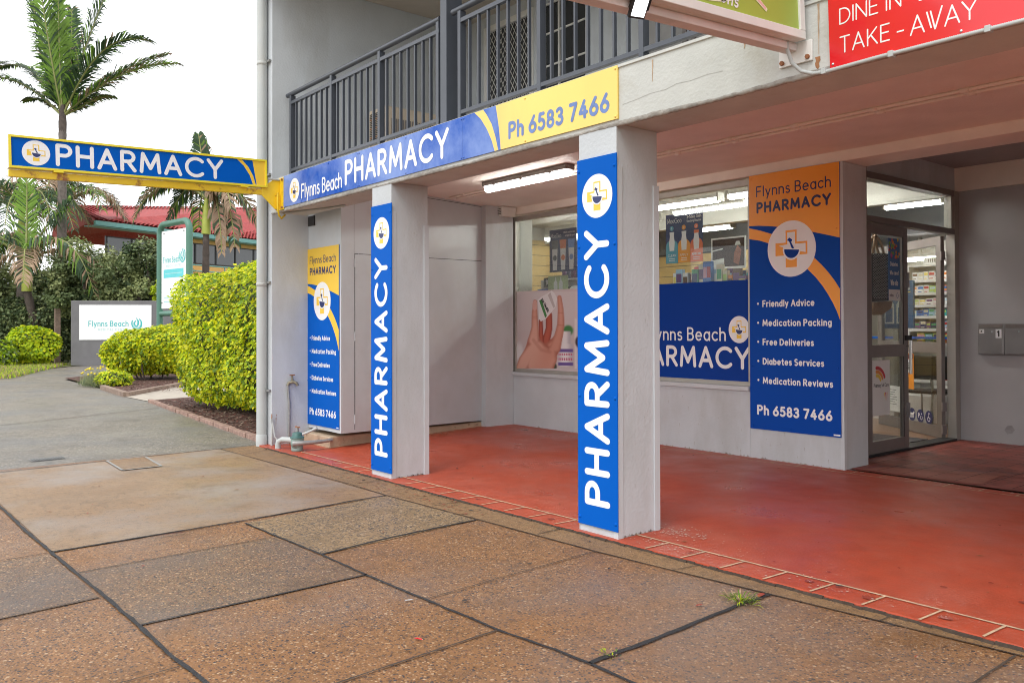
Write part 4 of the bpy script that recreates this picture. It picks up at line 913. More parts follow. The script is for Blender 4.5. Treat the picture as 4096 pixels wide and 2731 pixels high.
# green lightbox sign and red board at the right
gs = thing('lightbox_sign', 'lime green lightbox sign in a pale frame jutting out above the right of the porch', 'sign', (.13, 0, 2.6))
gd = Vector((0, 1, .065)).normalized(); FG = Fr((.22, -1.75, 2.597), gd, (0, -gd.z, gd.y)); GW, GH = 1.72, .62
mb = MB(); mb.box(.03, GW - .03, .03, GH - .03, -.13, -.012, m_green, FG); mb.build('lightbox', gs)
mb = MB()
for c0, c1 in ((-.04, 0), (-.145, -.12)):
    mb.box(0, GW, 0, .042, c0, c1, m_whitep, FG); mb.box(0, GW, GH - .042, GH, c0, c1, m_whitep, FG); mb.box(0, .042, .042, GH - .042, c0, c1, m_whitep, FG); mb.box(GW - .042, GW, .042, GH - .042, c0, c1, m_whitep, FG)
mb.box(0, GW, 0, .012, -.12, -.04, m_whitep, FG); mb.box(0, GW, GH - .012, GH, -.12, -.04, m_whitep, FG); mb.box(GW - .012, GW, .012, GH - .012, -.12, -.04, m_whitep, FG)
mb.build('frame', gs, .003)
mb = MB(); fg2 = Fr((.2095, 0, 0), (0, 1, 0), (0, 0, 1)); m_cream = mat('cream_vinyl', (.78, .78, .55), .4, .03, 4)
stroke(mb, fg2, [(-.93 + .47 * math.cos(R(a)), 2.912 + .195 * math.sin(R(a))) for a in range(0, 361, 6)], .011, .0004, m_cream)
text(mb, fg2, 'ons', -.705, 2.735, .06, .16, .13, .0004, m_white, .1, slant=.2)
mb.poly(fg2, [(-.62, 2.885), (-.355, 2.772), (-.345, 2.788), (-.61, 2.92)], .0004, m_cream)
mb.poly(fg2, [(-.60, 2.89), (-.362, 2.78), (-.358, 2.792), (-.60, 2.91)], .0007, mat('pale_pink_vinyl', (.75, .45, .42), .4))
mb.poly(fg2, [(-.62, 2.94), (-.45, 2.845), (-.40, 2.86), (-.44, 2.94)], .0007, mat('maroon_vinyl', (.2, .02, .06), .4)); mb.build('lettering', gs)
m_pinkbeam = mat('faded_beam_paint', (.70, .63, .60), .6, .1, 5, stain=(.6, .56, .53), stain_scale=4)
mb = MB(); mb.box(0, 1.733, -.038, -.001, -.125, -.06, m_pinkbeam, FG); mb.build('beam', gs, .003)
mb = MB(); mb.box(.055, .238, -.016, -.002, 2.608, 2.712, m_whitep); mb.build('bracket', gs, .002)
mb = MB()
for x in (.075, .218): mb.cyl(FYl, x, 2.628, .012, .004, .016, m_rust, 6)
mb.build('bolt', gs)
fl = thing('floodlight', 'small black square floodlight clamped under the lime green lightbox sign', 'light', (.13, -1.22, 2.6))
fdir = Vector((.62, -.2, -.5)).normalized(); fu = Vector((0, 0, 1)).cross(fdir).normalized(); FF = Fr((.20, -1.215, 2.60), fu, fdir.cross(fu))
mb = MB(); mb.box(-.038, .038, -.058, .058, -.022, .0, m_black, FF); mb.build('housing', fl, .006)
mb = MB(); mb.box(-.029, .029, -.047, .047, .0, .003, m_flood, FF); mb.build('lamp_glass', fl)
mb = MB(); mb.box(-.043, -.038, -.02, .07, -.016, .0, m_black, FF); mb.box(.038, .043, -.02, .07, -.016, .0, m_black, FF); mb.build('bracket', fl)
rs = thing('takeaway_board', 'bright red takeaway board with thin white capitals on the beam at upper right', 'sign', (1.2, -.01, 2.54))
mb = MB(); mb.prism(FY(0, 0, 0), [(.336, 2.541), (3.2, 2.541), (3.2, 3.10), (.322, 3.10)], .006, .018, m_red); mb.build('board', rs)
FRd = FY(0, -.018, 0)
mb = MB(); text(mb, FRd, 'TAKE', .386, 2.598, .082, .085, .245, .0006, m_white, .12); text(mb, FRd, '-', .662, 2.592, .082, .085, .034, .0006, m_white); text(mb, FRd, 'AWAY', .722, 2.592, .088, .08, .285, .0006, m_white, .06, alt={'W': 'w_thin'})
mb.build('lettering', rs)
mb = MB(); text(mb, FRd, 'DINE IN', .385, 2.737, .078, .085, .300, .0006, m_white, .10); text(mb, FRd, '-', .694, 2.742, .078, .085, .03, .0006, m_white); text(mb, FRd, 'D', .762, 2.737, .078, .085, .06, .0006, m_white); mb.build('lettering', rs)
screws(FRd, [(.352, 2.558), (.94, 2.556), (1.6, 2.556)], 0, m_chrome, rs, .007)
cc = thing('cable_conduit', 'ribbed cream cable conduit curling from the lightbox sign along below the red board', 'conduit', (.4, -.03, 2.5))
pts = [(.155, -.10, 2.715), (.155, -.095, 2.66), (.165, -.075, 2.60), (.20, -.05, 2.555), (.25, -.03, 2.535), (.32, -.026, 2.528), (.60, -.026, 2.533), (1.0, -.026, 2.531), (1.5, -.026, 2.528), (2.6, -.026, 2.53)]
fine = []
for a, b in zip(pts[:-1], pts[1:]):
    n = max(1, int((Vector(b) - Vector(a)).length / .004)); fine += [Vector(a).lerp(Vector(b), i / n) for i in range(n)]
mb = MB(); mb.tube(fine, .01, m_pvc, 10, [.0105 if i % 2 else .0088 for i in range(len(fine))]); mb.build('pipe', cc)
mb = MB()
for x in (.31, .64, 1.05, 1.6): mb.box(x - .012, x + .012, -.039, -.002, 2.517, 2.546, m_pvc)
mb.build('clip', cc, .003)

# ---------------------------------------------------------------- porch fittings
bt = thing('batten_light', 'lit fluorescent batten light on the porch ceiling left of the nearer column', 'light', (-4.15, 1.85, 2.8))
mb = MB(); mb.box(-4.83, -3.47, 1.79, 1.91, 2.835, 2.889, m_lampgrey); mb.build('housing', bt, .012)
mb = MB(); mb.prism(Fr((-4.80, 0, 0), (0, 1, 0), (0, 0, 1)), [(1.80, 2.834), (1.90, 2.834), (1.892, 2.79), (1.868, 2.775), (1.832, 2.775), (1.808, 2.79)], 0, 1.30, m_tube); mb.build('diffuser', bt, .006)
mb = MB()
for x in (-4.6, -4.15, -3.7): mb.box(x - .02, x + .02, 1.78, 1.789, 2.82, 2.86, m_lampgrey)
mb.build('clip', bt)
for yy, lb in ((2.12, 'thin cream conduit clipped to the porch ceiling, the one nearer the street'), (2.225, 'thin cream conduit clipped to the porch ceiling, the one nearer the shop window')):
    c_ = thing('ceiling_conduit', lb, 'conduit', (-2, yy, 2.88), 'pair of conduits on the porch ceiling')
    mb = MB(); mb.tube([(-5.9, yy, 2.876), (8, yy + .04, 2.876)], .013, m_soffit, 10); mb.build('pipe', c_)
    mb = MB(); x = -5.6
    while x < 8: mb.lathe((x, yy + (x + 5.9) * .0029, 2.876), [(.013, -.03), (.0185, -.03), (.0185, .03), (.013, .03)], m_soffit, 10, (1, 0, 0)); x += .63
    mb.build('coupling', c_)
al = thing('alarm_siren', 'cream alarm siren box with a dark blue strobe dome in the porch corner', 'alarm', (-6.25, 3.2, 2.75))
mb = MB(); mb.hexa([(-6.32, 3.12, 2.76), (-6.12, 3.12, 2.76), (-6.12, 3.34, 2.76), (-6.32, 3.34, 2.76), (-6.34, 3.10, 2.885), (-6.10, 3.10, 2.885), (-6.10, 3.34, 2.885), (-6.34, 3.34, 2.885)], m_whitep); mb.build('case', al, .012)
mb = MB(); mb.lathe((-6.345, 3.16, 2.835), [(.045, -.03), (.045, .0), (.04, .03), (.025, .045), (0, .05)], mat('strobe_blue', (.01, .02, .16), .2, .05, 5), 18, (-.55, -.8, 0)); mb.build('strobe_dome', al)
mb = MB()
for i in range(4):
    for j in range(3): mb.box(-6.26 + j * .045, -6.23 + j * .045, 3.098 + .0, 3.106, 2.785 + i * .022, 2.792 + i * .022, m_dark)
mb.build('sound_slots', al)
mb = MB(); mb.box(-6.40, -6.375, 3.335, 3.360, 1.85, 2.76, m_lampgrey); mb.build('cable_cover', al)
# air conditioner on the balcony
ac = thing('air_conditioner', 'rusty beige air conditioner unit standing on the balcony behind the left railing', 'air conditioner', (-6.0, 1.5, 3.0))
mb = MB(); mb.box(-6.25, -5.86, 1.2, 2.2, 3.05, 3.85, m_ac); mb.box(-6.2, -5.9, 1.25, 1.35, 3.0, 3.05, m_dark); mb.box(-6.2, -5.9, 2.05, 2.15, 3.0, 3.05, m_dark); mb.build('case', ac, .012)
mb = MB()
for i in range(34): mb.box(-6.22, -5.89, 1.192, 1.1995, 3.10 + i * .021, 3.108 + i * .021, m_rust if i % 5 == 0 else m_dark)
mb.build('louvre', ac)
mb = MB()
for i in range(26):
    for j in range(2): mb.box(-5.8595, -5.853, 1.27 + i * .031, 1.285 + i * .031, 3.15 + j * .29, 3.42 + j * .29, m_lampgrey)
mb.build('coil_grille', ac)
mb = MB(); mb.lathe((-5.855, 1.75, 3.45), [(.27, -.004), (.28, .004), (.29, -.004)], m_ac, 30, (1, 0, 0)); mb.build('fan_ring', ac)
# letterboxes
for i, (x0, lb) in enumerate(((-1.470, 'steel wall letterbox with a white number 1 sticker, end of the row by the doors'), (-1.200, 'plain steel wall letterbox without a number, second along from the doors'))):
    t = thing('letterbox', lb, 'letterbox', (x0, 6.2, 1.0), 'steel letterboxes on the lobby wall')
    mb = MB(); mb.box(x0, x0 + .266, 6.19, 6.252, .980, 1.325, m_steel); mb.build('case', t, .004)
    mb = MB(); mb.box(x0 + .012, x0 + .254, 6.182, 6.1895, .992, 1.262, m_steel); mb.build('door', t, .003)
    mb = MB(); mb.box(x0 + .012, x0 + .254, 6.184, 6.1895, 1.275, 1.315, m_lampgrey); mb.build('slot_flap', t, .003)
    mb = MB(); mb.cyl(FY(x0, 6.1815, 0), .15, 1.235, .011, 0, .006, m_chrome, 12); mb.build('lock', t)
    if i == 0:
        ft = FY(x0, 6.1815, 0); mb = MB(); mb.poly(ft, [(.185, 1.165), (.245, 1.165), (.245, 1.262), (.185, 1.262)], .0006, m_white); text(mb, ft, '1', .200, 1.178, .07, .2, None, .0012, m_black); mb.build('number_sticker', t)
        mb = MB(); mb.poly(ft, [(.018, 1.215), (.068, 1.215), (.068, 1.262), (.018, 1.262)], .0006, m_white); text(mb, ft, 'x', .03, 1.225, .035, .18, None, .0012, m_black); mb.build('notice_sticker', t)
mb = MB()
for i in range(9): stroke(mb, FY(-1.178, 6.2515, .159), [(-.05 + abs(i - 4) * .006, -.04 + i * .01), (.05 - abs(i - 4) * .006, -.03 + i * .01)], .004, .0006, m_lampgrey)
mb.build('air_vent', B)
# tap, water meter
tp = thing('garden_tap', 'old brass garden tap on a thin standpipe against the left end wall', 'tap', (-6.35, .27, 0))
mb = MB(); mb.tube([(-6.385, .255, .0), (-6.385, .26, .25), (-6.385, .262, .45), (-6.385, .25, .58), (-6.385, .245, .66)], .014, m_galv, 10); mb.build('standpipe', tp)
mb = MB(); mb.tube([(-6.385, .245, .65), (-6.38, .255, .68), (-6.36, .30, .69), (-6.345, .335, .67), (-6.343, .34, .645)], .018, mat('aged_brass', (.24, .21, .15), .5, .2, 20, metal=.5), 10); mb.lathe((-6.37, .29, .69), [(.02, 0), (.013, .02), (.010, .06), (.012, .07)], MATS['aged_brass'], 10); mb.build('spout', tp)
mb = MB(); mb.box(-6.378, -6.362, .26, .32, .76, .772, m_rust); mb.build('handle', tp, .004)
wm = thing('water_meter', 'green iron water meter with pipes on the porch corner below the service panel', 'water meter', (-5.757, .10, 0))
mx, my = -5.80, .085
mb = MB(); mb.lathe((mx, my, .0), [(.0, 0), (.058, .0), (.063, .012), (.060, .03), (.066, .10), (.068, .135)], m_meter, 22); mb.build('body', wm)
mb = MB(); mb.lathe((mx, my, .135), [(.072, 0), (.074, .014), (.060, .016), (.050, .03), (.050, .055), (.035, .062), (0, .063)], m_meterd, 22); mb.build('cap', wm)
mb = MB(); mb.tube([(mx + .02, my - .05, .085), (mx + .07, my + .0, .09), (mx + .09, my + .14, .088), (mx + .08, my + .30, .088), (mx + .06, .46, .09)], .021, m_galv, 12, [.034, .026, .021, .019, .019]); mb.lathe((mx + .035, my - .035, .085), [(.05, -.012), (.05, .012), (.0, .013)], m_meter, 16, (.7, -.7, 0)); mb.build('outlet_pipe', wm)
mb = MB(); mb.tube([(mx - .05, my + .02, .10), (-5.99, .07, .10), (-6.06, .035, .098), (-6.10, .01, .075), (-6.105, .005, .03), (-6.105, .005, -.02)], .03, m_pvc, 12); mb.build('inlet_pipe', wm)
mb = MB(); mb.tube([(mx - .06, my + .03, .09), (mx - .06, my + .03, .24)], .014, m_galv, 10); mb.lathe((mx - .06, my + .03, .13), [(.022, 0), (.028, .015), (.028, .035), (.018, .05)], mat('brass_valve', (.45, .34, .14), .45, .15, 20, metal=.5), 12); mb.box(mx - .105, mx - .015, my + .022, my + .038, .238, .250, m_rust); mb.build('stop_valve', wm)
mb = MB(); mb.tube([(-6.30, .12, .03), (-6.2, .2, .08), (-6.05, .32, .15), (-5.98, .40, .20)], .014, m_pvc, 10); mb.tube([(-6.36, .045, .0), (-6.36, .05, .25)], .012, m_pvc, 8); mb.tube([(-6.355, .055, .25), (-6.34, .07, .10), (-6.30, .11, .03)], .01, m_pvc, 8); mb.build('side_pipe', wm)
mb = MB(); mb.box(-6.385, -6.355, .035, .06, .25, .30, m_pvc); mb.tube([(-6.365, .048, .30), (-6.365, .048, .345)], .006, m_rust, 6); mb.build('stay_bracket', wm)

# ground covers
cv = thing('access_cover', 'square concrete-filled access cover in a steel frame set in the footpath', 'cover', (-6.1, -1.45, ZF))
mb = MB(); q = [(-6.49, -1.61), (-6.51, -1.24), (-5.80, -1.29), (-5.79, -1.64)]; mb.poly(WORLD, q[::-1], ZF + .0085, m_strip); mb.build('infill', cv)
mb = MB()
for a, b in zip(q, q[1:] + q[:1]): ribbon(mb, [a, b], .022, ZF + .0105, m_galv, .1)
mb.build('frame', cv)
gt = thing('drain_grate', 'narrow steel drain grate set in the grey driveway', 'grate', (-7.03, -2.03, ZF))
mb = MB(); mb.poly(WORLD, [(-7.12, -2.18), (-6.93, -2.18), (-6.96, -1.88), (-7.15, -1.88)], ZF + .002, m_dark); mb.build('pit', gt)
mb = MB()
for i in range(13): ribbon(mb, [(-7.12, -2.18 + i * .025), (-6.94, -2.18 + i * .025)], .009, ZF + .006, m_galv, .05)
mb.build('bars', gt)

# ================================================================== SHOP CONTENTS
def tube_light(x0, x1, y, z, label, ceil=3.25):
    t = thing('shop_light', label, 'light', ((x0 + x1) / 2, y, z), 'fluorescent lights inside the shop')
    mb = MB(); mb.box(x0, x1, y - .06, y + .06, z + .03, z + .09, m_whitep); mb.box(x0 - .03, x0, y - .07, y + .07, z - .02, z + .09, m_alu); mb.box(x1, x1 + .03, y - .07, y + .07, z - .02, z + .09, m_alu)
    mb.box((x0 + x1) / 2 - .02, (x0 + x1) / 2 + .02, y - .02, y + .02, z + .09, ceil, m_whitep); mb.build('fitting', t)
    mb = MB(); mb.tube([(x0, y, z), (x1, y, z)], .032, m_tube_in, 12); mb.build('lamp_tube', t)
tube_light(-6.6, -4.33, 5.35, 2.97, 'lit tube light near the shop window glass, left of the visible joint between tubes')
tube_light(-4.12, -2.2, 5.30, 2.97, 'lit tube light close behind the service panel on the pillar')
tube_light(-6.9, -6.1, 8.06, 2.98, 'lit tube light deeper in the shop seen right of the skin care poster')
tube_light(-3.45, -2.66, 8.08, 3.0, 'lit tube light seen through the glass over the entrance doors')
tube_light(-4.25, -3.65, 10.2, 2.40, 'lit tube light above the medicine shelves at the back, seen through the open door', 2.75)
tube_light(-4.6, -3.1, 6.35, 3.06, 'added unseen tube light over the entrance mat just inside the doors')  # out of view, added to brighten the shelf fronts
tube_light(-9.6, -8.0, 7.0, 2.98, 'added tube light before the timber slatwall at the far left')  # extra lamp, added to brighten the left side of the shop
tube_light(-8.8, -7.2, 4.6, 2.98, 'added tube light at the far left end of the shop')  # extra lamp, added to brighten the room behind the left window

def unit(o, w, h, d, shelves, label, mt=m_shelf, group=None):
    x, y, z = o; t = thing('shelf_unit', label, 'shelves', o, group)
    mb = MB(); mb.box(x, x + .025, y, y + d, z, z + h, mt); mb.box(x + w - .025, x + w, y, y + d, z, z + h, mt); mb.box(x + .025, x + w - .025, y + d - .015, y + d, z, z + h, mt); mb.box(x, x + w, y, y + d, z + h, z + h + .02, mt); mb.build('carcass', t)
    for s_ in shelves:
        mb = MB(); mb.box(x + .025, x + w - .025, y, y + d - .016, s_ - .018, s_, mt); mb.box(x + .025, x + w - .025, y - .012, y - .001, s_ - .03, s_ + .008, mt); mb.build('shelf', t)
    return t
SH = [1.255, 1.43, 1.585, 1.752, 1.93]
unit((-3.12, 8.0, .013), 1.2, 2.11, .32, [.28, .55, .82, 1.06] + SH, 'tall white medicine shelf unit seen through the open entrance door')
ORD = ['first', 'second', 'third', 'fourth', 'fifth', 'sixth', 'seventh', 'eighth', 'ninth', 'tenth', 'eleventh', 'twelfth', '13th', '14th', '15th', '16th', '17th', '18th', '19th', '20th', '21st', '22nd']
CNAMES = {'white': (.75, .75, .74), 'orange': (.75, .25, .05), 'red': (.5, .04, .04), 'lime': (.40, .55, .12), 'pale blue': (.35, .55, .70), 'blue': (.04, .15, .45), 'navy': (.02, .03, .12), 'green': (.05, .3, .12), 'yellow': (.75, .6, .12), 'purple': (.16, .06, .18), 'cream': (.65, .58, .42), 'teal': (.05, .38, .40), 'pink': (.65, .3, .35), 'brown': (.16, .08, .04)}
def carton(x, y, z, w, h, d, col, label, group, name='medicine_carton', cat='carton', band=None):
    t = thing(name, label, cat, (x + w / 2, y, z), group)
    mb = MB(); mb.box(x, x + w, y, y + d, z, z + h, mat('pack_' + col.replace(' ', '_'), CNAMES[col], .4, .04, 8)); mb.build('box', t)
    bc = band or random.choice([c for c in CNAMES if c != col]); mb = MB()
    f = FY(x, y - .0008, z); mb.poly(f, [(.08 * w, h * .55), (.92 * w, h * .55), (.92 * w, h * .85), (.08 * w, h * .85)], 0, mat('pack_' + bc.replace(' ', '_'), CNAMES[bc], .4, .04, 8))
    mb.poly(f, [(.08 * w, h * .15), (.7 * w, h * .15), (.7 * w, h * .25), (.08 * w, h * .25)], 0, mat('pack_' + bc.replace(' ', '_'), CNAMES[bc], .4, .04, 8)); mb.build('print', t)
rowcols = {1.93: ['white', 'white', 'white', 'white', 'white', 'white', 'white'], 1.752: ['white', 'white', 'white', 'lime', 'orange', 'orange', 'white', 'white', 'red'], 1.585: ['cream', 'white', 'white', 'white', 'white', 'white', 'white'], 1.43: ['pale blue', 'blue', 'blue', 'pale blue', 'white', 'teal', 'navy', 'orange', 'green', 'navy'], 1.255: ['purple', 'navy', 'purple', 'navy', 'purple', 'pale blue', 'white', 'pale blue']}
ROWN = {1.93: 'top', 1.752: 'second', 1.585: 'third', 1.43: 'fourth', 1.255: 'fifth'}
random.seed(11)
for z, cols in rowcols.items():
    x = -3.06; i = 0
    while x < -2.12:
        c_ = cols[i % len(cols)]; w = random.uniform(.05, .10); h = random.uniform(.085, .135)
        carton(x, 8.03, z, w, h, .12, c_, '%s carton, %s from the left on the %s medicine shelf seen through the door' % (c_, ORD[i], ROWN[z]), 'cartons on the medicine shelves'); x += w + .006; i += 1
for z, cs in ((1.06, ['yellow', 'green', 'lime', 'red', 'yellow', 'orange']), (.55, ['brown', 'orange', 'brown', 'red', 'navy'])):
    x = -3.0
    for i, c_ in enumerate(cs):
        carton(x, 8.03, z, .10, .14, .14, c_, '%s packet, %s from the left on the %s shelf behind the black chair' % (c_, ORD[i], 'lower' if z > .8 else 'lowest filled'), 'packets on the lower shelves', 'snack_packet', 'packet'); x += .11
bk = thing('basket', 'small white slotted basket on top of the medicine shelf unit', 'basket', (-2.8, 8.1, 2.145))
mb = MB(); mb.box(-2.92, -2.55, 8.05, 8.25, 2.146, 2.25, m_shelf); mb.build('tub', bk, .01)
mb = MB()
for i in range(9): mb.box(-2.85 + i * .028, -2.838 + i * .028, 8.044, 8.0495, 2.18, 2.225, m_lampgrey)
mb.build('slots', bk)
bk = thing('basket', 'white slotted basket on the floor behind the black chair legs', 'basket', (-2.45, 7.4, .3))
mb = MB(); mb.box(-2.62, -2.30, 7.62, 7.9, .36, .50, m_shelf); mb.build('tub', bk, .015)
mb = MB()
for i in range(8): mb.box(-2.6 + i * .037, -2.58 + i * .037, 7.612, 7.6195, .39, .47, m_lampgrey)
mb.build('slots', bk)
ct = thing('counter', 'shop counter with blue front edge below the medicine shelves', 'counter', (-3, 7.5, .012))
mb = MB(); mb.box(-4.6, -1.9, 7.60, 7.98, .013, .36, m_shelf); mb.build('base', ct); mb = MB(); mb.box(-4.6, -1.9, 7.9, 7.985, 1.12, 1.15, m_blue); mb.build('blue_rail', ct)
# black chairs behind the door
def chair(x, y, rz, label):
    t = thing('chair', label, 'chair', (0, 0, 0), 'black chairs inside the shop door')
    mb = MB(); mb.box(-.22, .22, -.22, .22, .44, .48, m_black); mb.build('seat', t, .02)
    mb = MB(); mb.box(-.23, .23, .20, .24, .62, .92, m_black); mb.build('backrest', t, .02)
    for sx in (-1, 1):
        for sy in (-1, 1):
            mb = MB(); mb.tube([(sx * .2, sy * .2, .44), (sx * .23, sy * .25, .012)], .012, m_galv, 8)
            if sy > 0: mb.tube([(sx * .2, .2, .44), (sx * .2, .23, .64)], .012, m_galv, 8)
            mb.build('leg', t)
    t.location = (x, y, 0); t.rotation_euler = (0, 0, rz)
chair(-2.52, 7.25, R(172), 'black chair with thin legs behind the open door, the one farther from the hinge'); chair(-2.22, 7.35, R(190), 'black chair with thin legs behind the open door, the one nearer the hinge')

# notices on the doors
def notice(fr, a0, a1, b0, b1, mt, label, lines, parent_cat='notice', c=.006):
    t = thing('notice', label, parent_cat, fr.p((a0 + a1) / 2, b0, c)); mb = MB(); mb.box(a0, a1, b0, b1, c - .0015, c, mt, fr); mb.build('sheet', t)
    mb = MB(); lines(mb, t, c + .0006); 
    if mb.f: mb.build('print', t)
    return t
m_dblue = mat('notice_blue', (.03, .13, .33), .35, .03, 3); m_paper = mat('paper', (.70, .72, .70), .5, .03, 5); m_pr = mat('print_black', (.05, .05, .06), .5)
Fd1 = Fr((-1.72, 4.17, 0), (0, 1, 0), (0, 0, 1))
BEAN = [mat('bean_' + n, c_, .35) for n, c_ in (('red', (.5, .02, .03)), ('yellow', (.75, .55, .05)), ('green', (.15, .4, .05)), ('pink', (.6, .1, .25)), ('orange', (.7, .25, .03)))]
def n1(mb, t, c):
    random.seed(3)
    for i in range(34):
        mb.disc(Fd1, random.uniform(.49, .71), random.uniform(2.0, 2.19) , random.uniform(.013, .02), c + .0002 * (i % 7), random.choice(BEAN), 12)
    text(mb, Fd1, 'Diabetes.', .515, 1.915, .045, .16, .17, c, m_paper, .1); text(mb, Fd1, 'Who cares?', .505, 1.825, .045, .16, .195, c, m_paper, .1); text(mb, Fd1, 'We do', .52, 1.715, .062, .2, .16, c, m_paper, .1)
    mb.poly(Fd1, [(.48, 1.56), (.72, 1.56), (.72, 1.675), (.48, 1.675)], c, m_paper); text(mb, Fd1, 'ndss', .50, 1.60, .035, .16, .08, c + .0006, m_pr, .1); stroke(mb, Fd1, arc(.665, 1.615, .02, .024, 60, 380), .006, c + .0006, m_dblue)
notice(Fd1, .48, .72, 1.56, 2.20, m_dblue, 'blue diabetes poster with coloured jelly beans on the closed door leaf', n1)
def n2(mb, t, c):
    for k, (r0, mt) in enumerate(((.17, BEAN[0]), (.125, BEAN[4]), (.08, BEAN[1]))):
        stroke(mb, Fd1, [(.22 + r0 * math.cos(R(a)), .735 + r0 * .85 * math.sin(R(a))) for a in range(20, 100, 8)], .035, c + .0003 * k, mt)
    text(mb, Fd1, 'Pharmacy Self Care', .16, .685, .038, .13, .30, c, m_pr, .08)
    for k, mt in enumerate((BEAN[1], BEAN[0], BEAN[4])): mb.poly(Fd1, [(.36 + k * .03, .625), (.375 + k * .03, .63), (.40 + k * .012, .54)][::-1], c, mt)
notice(Fd1, .11, .49, .40, .955, m_paper, 'white self care sign with red and yellow arcs on the closed door leaf', n2)
Fd2 = Fr(dl, dh - dl, (0, 0, 1))
def n3(mb, t, c):
    for i in range(7): mb.poly(Fd2, [(.16, .49 - i * .03), (.16 + random.uniform(.2, .3), .49 - i * .03), (.42, .500 - i * .03), (.16, .500 - i * .03)], c, m_pr) if 0 else stroke(mb, Fd2, [(.16, .49 - i * .03), (.16 + random.uniform(.22, .31), .49 - i * .03)], .007, c, m_pr)
notice(Fd2, .13, .52, .22, .54, m_paper, 'white typed notice low on the glass of the open door leaf', n3)
def n4(mb, t, c):
    mb.poly(Fd2, [(.60, .90), (.84, .90), (.84, .955), (.60, .955)], c, mat('dark_red_print', (.12, .01, .01), .5)); mb.disc(Fd2, .72, .81, .085, c, m_paper, 28)
    for i in range(4): stroke(mb, Fd2, [(.67, .845 - i * .026), (.77, .845 - i * .026)], .011, c + .0006, m_pr)
    for i in range(5): stroke(mb, Fd2, [(.62, .66 - i * .02), (.74, .66 - i * .02)], .006, c, m_pr)
notice(Fd2, .59, .85, .53, .965, mat('orange_poster', (.72, .27, .03), .4, .03, 4), 'orange health poster with a white circle on the open door leaf', n4)
def icon(i):
    cx = .62 + i * .185
    def dr(mb, t, c):
        w = .014
        if i == 0: stroke(mb, Fd2, [(cx - .005, .25), (cx - .02, .21), (cx + .03, .19), (cx + .01, .16)], w, c, m_white); mb.disc(Fd2, cx + .0, .275, .012, c, m_white, 12)
        if i == 1: stroke(mb, Fd2, [(cx - .04, .235), (cx + .03, .235), (cx + .045, .255)], .022, c, m_white); [stroke(mb, Fd2, [(cx + q, .235), (cx + q, .19)], .01, c + .0004, m_white) for q in (-.035, -.015, .015, .03)]
        if i == 2: text(mb, Fd2, 'P', cx - .05, .2, .06, .22, None, c, m_white); stroke(mb, Fd2, arc(cx + .025, .205, .022, .022, 120, 420), .008, c, m_white); mb.disc(Fd2, cx + .025, .25, .01, c, m_white, 10)
        if i == 3: stroke(mb, Fd2, arc(cx, .205, .026, .026, 100, 400), .009, c, m_white); mb.disc(Fd2, cx + .005, .27, .012, c, m_white, 10); stroke(mb, Fd2, [(cx, .255), (cx + .005, .215), (cx + .03, .215)], .01, c + .0004, m_white)
    t = thing('access_sticker', 'round navy sticker with white %s symbol on the open door glass' % ['crouching figure', 'assistance dog', 'parking and wheelchair', 'wheelchair'][i], 'sticker', Fd2.p(cx, .17, .006), 'round navy access stickers')
    mb = MB(); mb.disc(Fd2, cx, .225, .078, .0055, m_navy, 32); mb.build('disc', t); mb = MB(); dr(mb, t, .0062); mb.build('symbol', t)
for i in range(4): icon(i)
# blue display stand beyond door
ds = thing('display_stand', 'blue skin care display stand behind the glass of the closed door leaf', 'display', (-2.8, 7.0, .012))
fds = Fr((-3.05, 7.05, 0), (1, .1, 0), (0, 0, 1))
mb = MB(); mb.box(0, .44, 1.27, 1.89, -.06, 0, m_dblue, fds); mb.box(.18, .24, .014, 1.27, -.06, -.02, m_alu, fds); mb.build('board', ds)
mb = MB(); text(mb, fds, 'your skin the', .06, 1.765, .04, .16, .34, .0006, m_paper, .1); stroke(mb, fds, [(.06, 1.72), (.2, 1.735), (.40, 1.74)], .014, .0006, mat('pack_yellow', CNAMES['yellow'])); mb.build('lettering', ds)
for i in range(2):
    mb = MB(); x = .07 + i * .16; mb.poly(fds, [(x, 1.33), (x + .13, 1.33), (x + .13, 1.58), (x + .09, 1.65), (x + .04, 1.65), (x, 1.58)], .0006, m_paper); mb.poly(fds, [(x + .02, 1.35), (x + .11, 1.35), (x + .11, 1.54), (x + .02, 1.54)], .0012, m_dblue); mb.build('bottle_print', ds)
# tote bag hanging inside by the door
tb = thing('tote_bag', 'dark checked tote bag with tan straps hanging behind the closed door glass', 'bag', (-2.3, 5.2, 1.1))
ftb = Fr((-2.10, 4.95, 0), (.05, 1, 0), (0, 0, 1))
mb = MB(); mb.prism(ftb, [(.0, 1.60), (.04, 1.56), (.42, 1.58), (.47, 1.64), (.41, 2.10), (0, 2.08)], -.06, .06, mat('checked_fabric', (.05, .05, .055), .8, .05, 40)); mb.build('body', tb, .015)
mb = MB()
for i in range(24):
    for j in range(34):
        if (i + j) % 2: mb.poly(ftb, [(.02 + i * .0165, 1.60 + j * .0142), (.030 + i * .0165, 1.60 + j * .0142), (.030 + i * .0165, 1.609 + j * .0142), (.02 + i * .0165, 1.609 + j * .0142)], .0605, m_paper)
mb.build('check_pattern', tb)
mb = MB(); m_tan = mat('tan_leather', (.36, .22, .12), .6, .1, 8)
for c_ in (-.03, .03): mb.tube([ftb.p(.06, 2.05, c_), ftb.p(.10, 2.2, c_), ftb.p(.16, 2.32, 0), ftb.p(.24, 2.2, c_), ftb.p(.30, 2.05, c_)], .014, m_tan, 6)
mb.build('strap', tb)
mb = MB(); mb.prism(ftb, [(.0, 1.46), (.2, 1.42), (.38, 1.49), (.42, 1.575), (.04, 1.555)], -.06, .06, m_tan); mb.build('base_panel', tb, .01)

